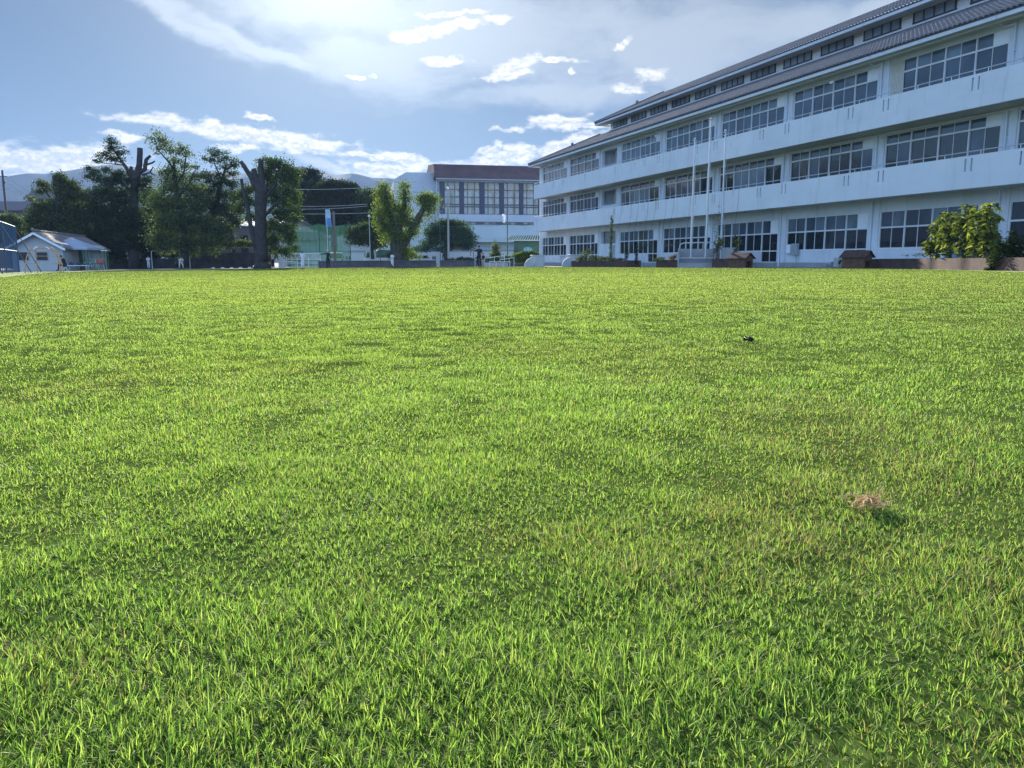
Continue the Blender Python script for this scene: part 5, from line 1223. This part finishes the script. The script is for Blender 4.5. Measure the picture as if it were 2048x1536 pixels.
for q, (dx, hh) in enumerate(((-.3,3.6),(-.08,4.4),(.10,4.0),(.28,3.9))):
    wplant('vine', 1437+dx*30, 52.0+q*.12, [(.0+.05*math.sin(j*1.7+q), .6+j*.28, .055, .15) for j in range(int((hh-.6)/.28))], 'thin green vine strand on the wires behind the right flagpole, %s' % ('leftmost', 'second from left', 'third from left', 'rightmost')[q], 'vine', size=.07, n=int(hh*34), seed=85+q, c0=(.02,.045,.014), c1=(.06,.10,.03), stems=[[(0,.1),(.03,hh*.5),(0,hh)]], leafstem=.008, group='vine strands behind the right flagpole')
wplant('green_mat', 1268, 60.8, [(0,.1,.5,.1)], 'low weeds at the foot of the school wall left of the first door', 'weeds', size=.06, n=120, seed=90, c0=DK0, c1=MD1)

# ------------------------------------------------------------------ lawn litter
p = Vector((.0, .0, 0)); 
def on_lawn(x, y):
    d = ray(x, y); t = (gz(0)+.012-CAMZ)/d.z; q = d*t; return Vector((q.x, q.y, float(lawnz(q.x, q.y))))
c0_ = on_lawn(1736, 1016); b = MB(); r_ = random.Random(4)
for i in range(70):
    a = r_.uniform(0, 6.28); cl_ = ((-.012,.0), (.012,.004), (.017,.006), (.0,-.004))[i % 4]; q = Vector((cl_[0]+r_.gauss(0, .004), cl_[1]+r_.gauss(0, .004), r_.uniform(.001, .016))); l = r_.uniform(.003, .008)
    pts = [q]
    for j in range(4): a += r_.uniform(-1.2, 1.2); q = q+Vector((math.cos(a)*l, math.sin(a)*l, r_.uniform(-.004, .006))); q.z = max(.002, q.z); pts.append(q)
    b.tube(pts, [.0013,.0011,.0010,.0008,.0005], 4)
for (dx, dy, n_) in ((-.045,-.035,1), (-.03,-.04,1), (-.01,-.035,1), (.012,-.03,1), (-.05,.01,1)):
    pts = [Vector((-.01, 0, .018))]
    for j in range(1, 6): f = j/5; pts.append(Vector((dx*f+r_.uniform(-.003,.003), dy*f+r_.uniform(-.003,.003), .018+.006*math.sin(f*3)-.004*f)))
    b.tube(pts, [.0018,.0016,.0014,.0012,.0010,.0006], 5)
o = b.build('dead_grass_clump', mat('straw', (.60,.38,.16), .8, .4, 60)); o.location = c0_+Vector((0,0,.004)); tag(o, 'small clump of dry tan roots lying on the grass', 'grass clump')
c1_ = on_lawn(1497, 684); e = empty('black_scrap', c1_+Vector((0,0,.012)), 0, 'small crumpled shiny black scrap lying on the grass', 'scrap'); g_ = np.random.default_rng(9)
b = MB(); n = 9; V = []
for i in range(n+1):
    for j in range(5):
        u_, w_ = i/n*2-1, j/4*2-1
        V.append((u_*.030, w_*.016+.006*math.sin(u_*5), .012+.009*math.sin(u_*7+w_*2)+.006*math.cos(w_*4+u_*3)-.006*abs(u_)))
b.add(V, [(i*5+j, (i+1)*5+j, (i+1)*5+j+1, i*5+j+1) for i in range(n) for j in range(4)])
o = b.build('sheet', mat('black_plastic', (.010,.011,.013), .25, .2, 50, .6, 200), e); sdm = o.modifiers.new('thickness', 'SOLIDIFY'); sdm.thickness = .0015
b = MB(); b.tube([(-.032,.004,.012),(-.022,.010,.026),(-.005,.006,.022),(.010,.012,.024),(.028,.0,.014),(.034,-.006,.004)], [.002,.003,.0025,.003,.003,.0015], 6); b.tube([(.02,-.008,.012),(.032,-.015,.004),(.022,-.02,.003)], .002, 6); b.build('strip', MATS['black_plastic'], e); e.scale = (.8,.8,.8)

# ------------------------------------------------------------------ people
m_skin = mat('skin', (.42,.27,.19), .6, .08, 10)
BASE = dict(hip=.93, chest=1.30, neck=1.47, head=1.62)
def remesh(o, vox):
    m = o.modifiers.new('skin', 'REMESH'); m.mode = 'VOXEL'; m.voxel_size = vox; m.use_smooth_shade = True
    s_ = o.modifiers.new('soften', 'SMOOTH'); s_.iterations = 3; s_.factor = .5
def cap(b, pts, rads, n=10):
    b.tube(pts, rads, n)
    for p, r in zip(pts, rads): b.ball(p, r, n)
def person(px, Y, h, rz, label, shirt, trousers, hat=None, pose={}, shoes=(.03,.03,.03), sleeve=.6, hair=(.015,.012,.01), zoff=0, extra=None, shorts=False):
    base = foot(px, Y); base.z += zoff+.01; e = empty('person', base, rz, label, 'person'); k = h/1.74
    J = dict(pel=(0,0,.94), wst=(0,0,1.10), chs=(0,0,1.32), nck=(0,0,1.48), hed=(0,.015,1.62),
             ls=(-.18,0,1.42), le=(-.23,-.02,1.13), lw=(-.22,.06,.88), rs=(.18,0,1.42), re=(.23,-.02,1.13), rw=(.22,.06,.88),
             lh=(-.09,0,.90), lk=(-.11,.03,.50), la=(-.12,-.02,.09), rh=(.09,0,.90), rk=(.11,.03,.50), ra=(.12,-.02,.09), lt=(-.14,.14,.04), rt=(.14,.14,.04))
    J.update(pose); J = {a: Vector(v)*k for a, v in J.items()}
    b = MB()
    cap(b, [J['pel'], J['wst'], J['chs']], [.135*k,.12*k,.145*k]); cap(b, [J['lh'], J['pel'], J['rh']], [.10*k,.12*k,.10*k]); cap(b, [J['ls'], J['chs']+Vector((0,0,.06*k)), J['rs']], [.062*k,.11*k,.062*k])
    cap(b, [J['nck']-Vector((0,0,.05*k)), J['nck'], J['hed']-Vector((0,0,.04*k))], [.07*k,.055*k,.05*k])
    hd = J['hed']; b.ball(hd+Vector((0,0,.025*k)), .098*k, 14, (.80,.98,1.12)); b.ball(hd+Vector((0,.035*k,-.06*k)), .055*k, 10, (.9,.9,.9)); b.ball(hd+Vector((0,.10*k,-.005*k)), .016*k, 6, (.8,1.1,1.3))
    for sx in (-1, 1): b.ball(hd+Vector((sx*.082*k,0,0)), .025*k, 6, (.5,.8,1.2))
    for s_, S, E_, W_ in (('l','ls','le','lw'), ('r','rs','re','rw')):
        cap(b, [J[S], J[E_], J[W_]], [.052*k,.041*k,.029*k])
        d = (J[W_]-J[E_]).normalized(); pw = J[W_]+d*.05*k; cap(b, [J[W_], pw], [.026*k,.036*k])
        side = d.cross(Vector((0,1,0))); side = side.normalized() if side.length > .1 else Vector((1,0,0)); up = side.cross(d)
        for q in range(4):
            f0 = pw+side*(q-1.5)*.019*k+d*.02*k; L_ = (.062,.074,.070,.054)[q]*k; b.tube([f0, f0+d*L_*.5, f0+d*L_*.8+up*L_*.35], [.011*k,.010*k,.008*k], 6)
        b.tube([pw-side*.02*k-d*.03*k, pw-side*.055*k+d*.01*k, pw-side*.06*k+d*.04*k], [.012*k,.011*k,.009*k], 6)
    for H_, K_, A_, T_ in (('lh','lk','la','lt'), ('rh','rk','ra','rt')):
        cap(b, [J[H_], J[K_], J[A_]], [.088*k,.056*k,.038*k]); cap(b, [J[A_]-Vector((0,0,.02*k)), J[T_]], [.042*k,.034*k])
    o = b.build('body', m_skin, e); remesh(o, .011)
    b = MB(); cap(b, [J['wst']-Vector((0,0,.10*k)), J['wst'], J['chs']], [.155*k,.14*k,.163*k]); cap(b, [J['ls'], J['chs']+Vector((0,0,.06*k)), J['rs']], [.078*k,.125*k,.078*k])
    for S, E_, W_ in (('ls','le','lw'), ('rs','re','rw')):
        if sleeve <= 1: cap(b, [J[S], J[S].lerp(J[E_], sleeve)], [.072*k,.066*k])
        else: cap(b, [J[S], J[E_], J[E_].lerp(J[W_], .95)], [.068*k,.056*k,.040*k])
    o = b.build('shirt', mat('cloth_%02d%02d%02d' % tuple(int(c*99) for c in shirt), shirt, .85, .1, 8), e); remesh(o, .012)
    b = MB(); cap(b, [J['lh'], J['pel'], J['rh']], [.112*k,.14*k,.112*k]); cap(b, [J['pel'], J['pel'].lerp(J['wst'], .6)], [.145*k,.145*k])
    for H_, K_, A_ in (('lh','lk','la'), ('rh','rk','ra')):
        if shorts: cap(b, [J[H_], J[H_].lerp(J[K_], .8)], [.102*k,.085*k])
        else: cap(b, [J[H_], J[K_], J[K_].lerp(J[A_], .88)], [.102*k,.074*k,.056*k])
    o = b.build('trousers', mat('cloth_%02d%02d%02d' % tuple(int(c*99) for c in trousers), trousers, .85, .1, 8), e); remesh(o, .012)
    for A_, T_ in (('la','lt'), ('ra','rt')):
        b = MB(); cap(b, [J[A_]-Vector((0,0,.02*k)), (J[A_]+J[T_])/2-Vector((0,0,.0)), J[T_]], [.052*k,.05*k,.042*k]); o = b.build('shoe', mat('shoe', shoes, .5), e); remesh(o, .012)
    b = MB(); b.ball(hd+Vector((0,-.015*k,.045*k)), .108*k, 14, (.84,.98,1.05)); o = b.build('hair', mat('hair', hair, .6), e)
    if hat:
        b = MB(); b.ball(hd+Vector((0,-.005*k,.065*k)), .112*k, 14, (.88,1.0,.95)); b.add([(-.07*k+hd.x,.09*k+hd.y,.075*k+hd.z),(.07*k+hd.x,.09*k+hd.y,.075*k+hd.z),(.055*k+hd.x,.19*k+hd.y,.06*k+hd.z),(-.055*k+hd.x,.19*k+hd.y,.06*k+hd.z)], [(0,1,2,3)])
        b.build('cap', mat('cap_%02d%02d%02d' % tuple(int(c*99) for c in hat), hat, .8), e)
    if extra: extra(e, J, k)
    return e
WH = (.62,.64,.66); NV = (.012,.016,.03); BK = (.012,.012,.014)
def glove(hand):
    def f(e, J, k): b = MB(); w_ = J[hand]; b.ball(w_+Vector((0,.02,-.09*k)), .11*k, 10, (.7,.5,1.1)); b.tube([w_+Vector((.05,.03,-.1)), w_+Vector((.09,.05,-.14))], [.03,.02], 6); b.build('glove', mat('leather', (.03,.02,.018), .6), e)
    return f
person(295, 88, 1.42, R(180), 'player in white baseball uniform facing away, leftmost under the trees', WH, WH, None, dict(le=(-.26,.05,1.16), lw=(-.10,.22,1.12), re=(.26,.05,1.16), rw=(.10,.22,1.12)))
person(351, 91, 1.05, R(20), 'small child in dark clothes behind the leaning player', (.05,.07,.14), NV, None, {})
person(360, 85, 1.5, R(-150), 'player in cream shirt and blue cap leaning forward', (.62,.60,.50), WH, (.02,.05,.20), dict(pel=(0,-.14,.84), wst=(0,-.04,.98), chs=(0,.16,1.12), nck=(0,.28,1.24), hed=(0,.34,1.36), ls=(-.19,.2,1.18), rs=(.19,.2,1.18), le=(-.24,.30,.92), lw=(-.15,.38,.72), re=(.27,.28,.92), rw=(.28,.36,.70), lh=(-.1,-.13,.82), rh=(.1,-.13,.82), lk=(-.2,.08,.46), rk=(.2,.1,.46), la=(-.24,-.1,.09), ra=(.2,-.16,.09), lt=(-.27,.05,.04), rt=(.22,-.01,.04)))
person(523, 86, 1.66, R(170), 'player in white uniform standing before the big trunk with hands at the face', WH, WH, (.35,.36,.38), dict(le=(-.27,.08,1.20), lw=(-.07,.2,1.40), re=(.27,.08,1.20), rw=(.07,.2,1.38), la=(-.2,0,.09), ra=(.14,.02,.09), lt=(-.24,.15,.04), rt=(.16,.18,.04)))
person(545, 87, 1.74, R(150), 'person in white shirt and black trousers beside the gate pillar', WH, BK, BK, dict(le=(-.3,.1,1.2), lw=(-.16,.3,1.25)), sleeve=.6)
person(604, 65, 1.45, R(175), 'player in white uniform with a dark glove walking in front of the gate', (.60,.64,.68), (.60,.64,.68), BK, dict(la=(-.06,-.05,.10), lk=(-.08,.06,.5), ra=(.07,.06,.09), rk=(.09,.06,.5)), extra=glove('rw'))
person(655, 78, 1.74, R(170), 'person in dark clothes with one arm stretched out sideways', BK, BK, (.5,.5,.5), dict(re=(.46,.02,1.38), rw=(.72,.05,1.34), le=(-.27,0,1.14), lw=(-.38,.05,.92)), sleeve=2)
person(784, 83, 1.50, R(160), 'player in white uniform standing in front of the ginkgo trunk', WH, WH, BK, dict(ra=(.02,-.22,.22), rt=(.03,-.12,.12), rk=(.09,.05,.5), le=(-.26,.06,1.16), lw=(-.12,.2,1.12)))
person(887, 99, 1.62, R(190), 'person in grey clothes standing beyond the low wall near the white car', (.06,.06,.065), (.08,.08,.085), (.1,.1,.1), dict(le=(-.32,0,1.2), lw=(-.1,.16,1.2), re=(.32,0,1.2), rw=(.1,.16,1.2)), zoff=.5)
def batstick(e, J, k): b = MB(); w_ = J['rw']; b.tube([w_+Vector((0,.02,.06)), w_+Vector((.02,.04,-.30))], [.018,.03], 8); b.build('fungo_bat', mat('bat', (.05,.05,.055), .4), e)
person(958, 63, 1.76, R(165), 'adult in navy clothes holding one arm forward at the right end of the low wall', NV, BK, NV, dict(re=(.36,.14,1.28), rw=(.62,.20,1.24), la=(-.20,.1,.09), lt=(-.24,.24,.04), lk=(-.14,.1,.5), ra=(.05,-.08,.09), rt=(.06,.06,.04)), extra=batstick)
person(966, 72, 1.25, R(150), 'child in dark top and pale shorts just behind the adult in navy', NV, (.35,.30,.26), BK, dict(la=(-.16,.1,.09), lt=(-.18,.2,.04)))
def chair(e, J, k):
    pass
person(127, 60, 1.66, R(120), 'seated person in dark clothes under the canopy tent', BK, NV, None, dict(pel=(0,0,.48), wst=(0,.02,.64), chs=(0,.10,.86), nck=(0,.18,1.0), hed=(0,.24,1.13), ls=(-.18,.12,.94), rs=(.18,.12,.94), le=(-.22,.24,.70), lw=(-.12,.42,.62), re=(.22,.24,.70), rw=(.12,.42,.62), lh=(-.1,.02,.46), rh=(.1,.02,.46), lk=(-.14,.44,.48), rk=(.14,.44,.48), la=(-.15,.50,.09), ra=(.15,.50,.09), lt=(-.16,.64,.04), rt=(.16,.64,.04)))
# folding chair under the seated person, table, bicycle and ball rack near the tent
p = foot(127, 60); ch = empty('folding_chair', p, R(120), 'dark folding chair carrying the seated person', 'chair')
b = MB(); b.box((-.24,-.24,.33), (.24,.22,.37)); b.build('seat', MATS['dark_cloth'], ch)
b = MB(); b.box((-.24,-.27,.42), (.24,-.24,.85)); b.build('backrest', MATS['dark_cloth'], ch)
for sx in (-1, 1):
    for sy in (-1, 1): b = MB(); b.bar((sx*.22, sy*.22, 0), (sx*.22, -sy*.05, .33), .025); b.build('leg', m_steel, ch)
p = foot(152, 66); tb = empty('low_table', p, R(5), 'low table with dark bags behind the seated person', 'table')
b = MB(); b.box((-.9,-.3,.40), (.9,.3,.44)); b.build('tabletop', m_panel, tb)
for sx in (-.8,.8):
    for sy in (-.25,.25): b = MB(); b.bar((sx,sy,0), (sx,sy,.40), .03); b.build('leg', m_steel, tb)
for k_, (dx, lb) in enumerate(((-.5,'left dark sports bag on the low table'), (.1,'right dark sports bag on the low table'))):
    b = MB(); p2 = p+Vector((dx,0,.442)); b.ball((0,0,.13), .13, 10, (1.9,.9,1)); b.tube([(-.12,0,.2),(0,0,.33),(.12,0,.2)], .012, 6); o = b.build('sports_bag', mat('bag_navy', (.02,.025,.05), .7)); o.location = p2; tag(o, lb, 'bag')
def bike(px, Y, rz, c_, label):
    p = foot(px, Y); e = empty('bicycle', p, rz, label, 'bicycle', 'bicycles parked beside the tent')
    fm = mat('bike_%02d' % int(c_[1]*99), c_, .4)
    for x in (-.5, .5):
        b = MB(); b.tube([(x+.32*math.cos(a*math.pi/10), 0, .33+.32*math.sin(a*math.pi/10)) for a in range(21)], .018, 6, cap=False)
        w_ = b.build('wheel', m_tyre, e); b = MB()
        for a in range(8): b.tube([(x,0,.33), (x+.31*math.cos(a*math.pi/4),0,.33+.31*math.sin(a*math.pi/4))], .004, 4)
        b.build('spokes', m_steel, w_)
    b = MB()
    for a, c in (((-.5,0,.33),(-.1,0,.30)), ((-.1,0,.30),(-.2,0,.78)), ((-.5,0,.33),(-.18,0,.68)), ((-.18,0,.68),(.36,0,.74)), ((-.1,0,.30),(.36,0,.68)), ((.5,0,.33),(.34,0,.92))): b.tube([a, c], .018, 6)
    b.build('frame', fm, e)
    b = MB(); b.ball((-.21,0,.82), .08, 8, (1.5,.8,.4)); b.build('saddle', BKM, e)
    b = MB(); b.tube([(.26,-.25,.98),(.36,0,.95),(.26,.25,.98)], .014, 6); b.build('handlebar', m_steel, e)
BKM = mat('saddle_black', (.015,.015,.015), .6)
bike(172, 66.5, R(20), (.05,.30,.15), 'green bicycle standing under the right half of the canopy tent')
bike(182, 67.5, R(-15), (.45,.48,.48), 'pale bicycle beside the green one under the tent netting')
p = foot(199, 68); rk = empty('ball_basket', p, 0, 'round reddish ball basket on legs right of the bicycles', 'basket')
b = MB(); b.tube([(0,0,.55),(0,0,.62),(0,0,.95),(0,0,1.0)], [.18,.3,.36,.34], 12); b.build('basket', mat('basket_red', (.38,.14,.10), .7), rk)
for a in range(3): b = MB(); b.bar((.3*math.cos(a*2.1),.3*math.sin(a*2.1),0), (.18*math.cos(a*2.1),.18*math.sin(a*2.1),.56), .03); b.build('leg', m_steel, rk)
# ------------------------------------------------------------------ haze: the air of the valley
b = MB(); b.box((-3400, -3400, -4.5), (3400, 3400, 330))
hz = b.build('haze', bpy.data.materials.new('air')); tag(hz, kind='stuff')
hm = hz.data.materials[0]; hm.use_nodes = True; t = hm.node_tree; t.nodes.clear()
pv = N('ShaderNodeVolumePrincipled', t); pv.inputs['Density'].default_value = 2.1e-4
pv.inputs['Color'].default_value = (.45, .62, 1.0, 1); pv.inputs['Anisotropy'].default_value = .0
ho = N('ShaderNodeOutputMaterial', t); L(pv.outputs[0], ho.inputs['Volume'], t)
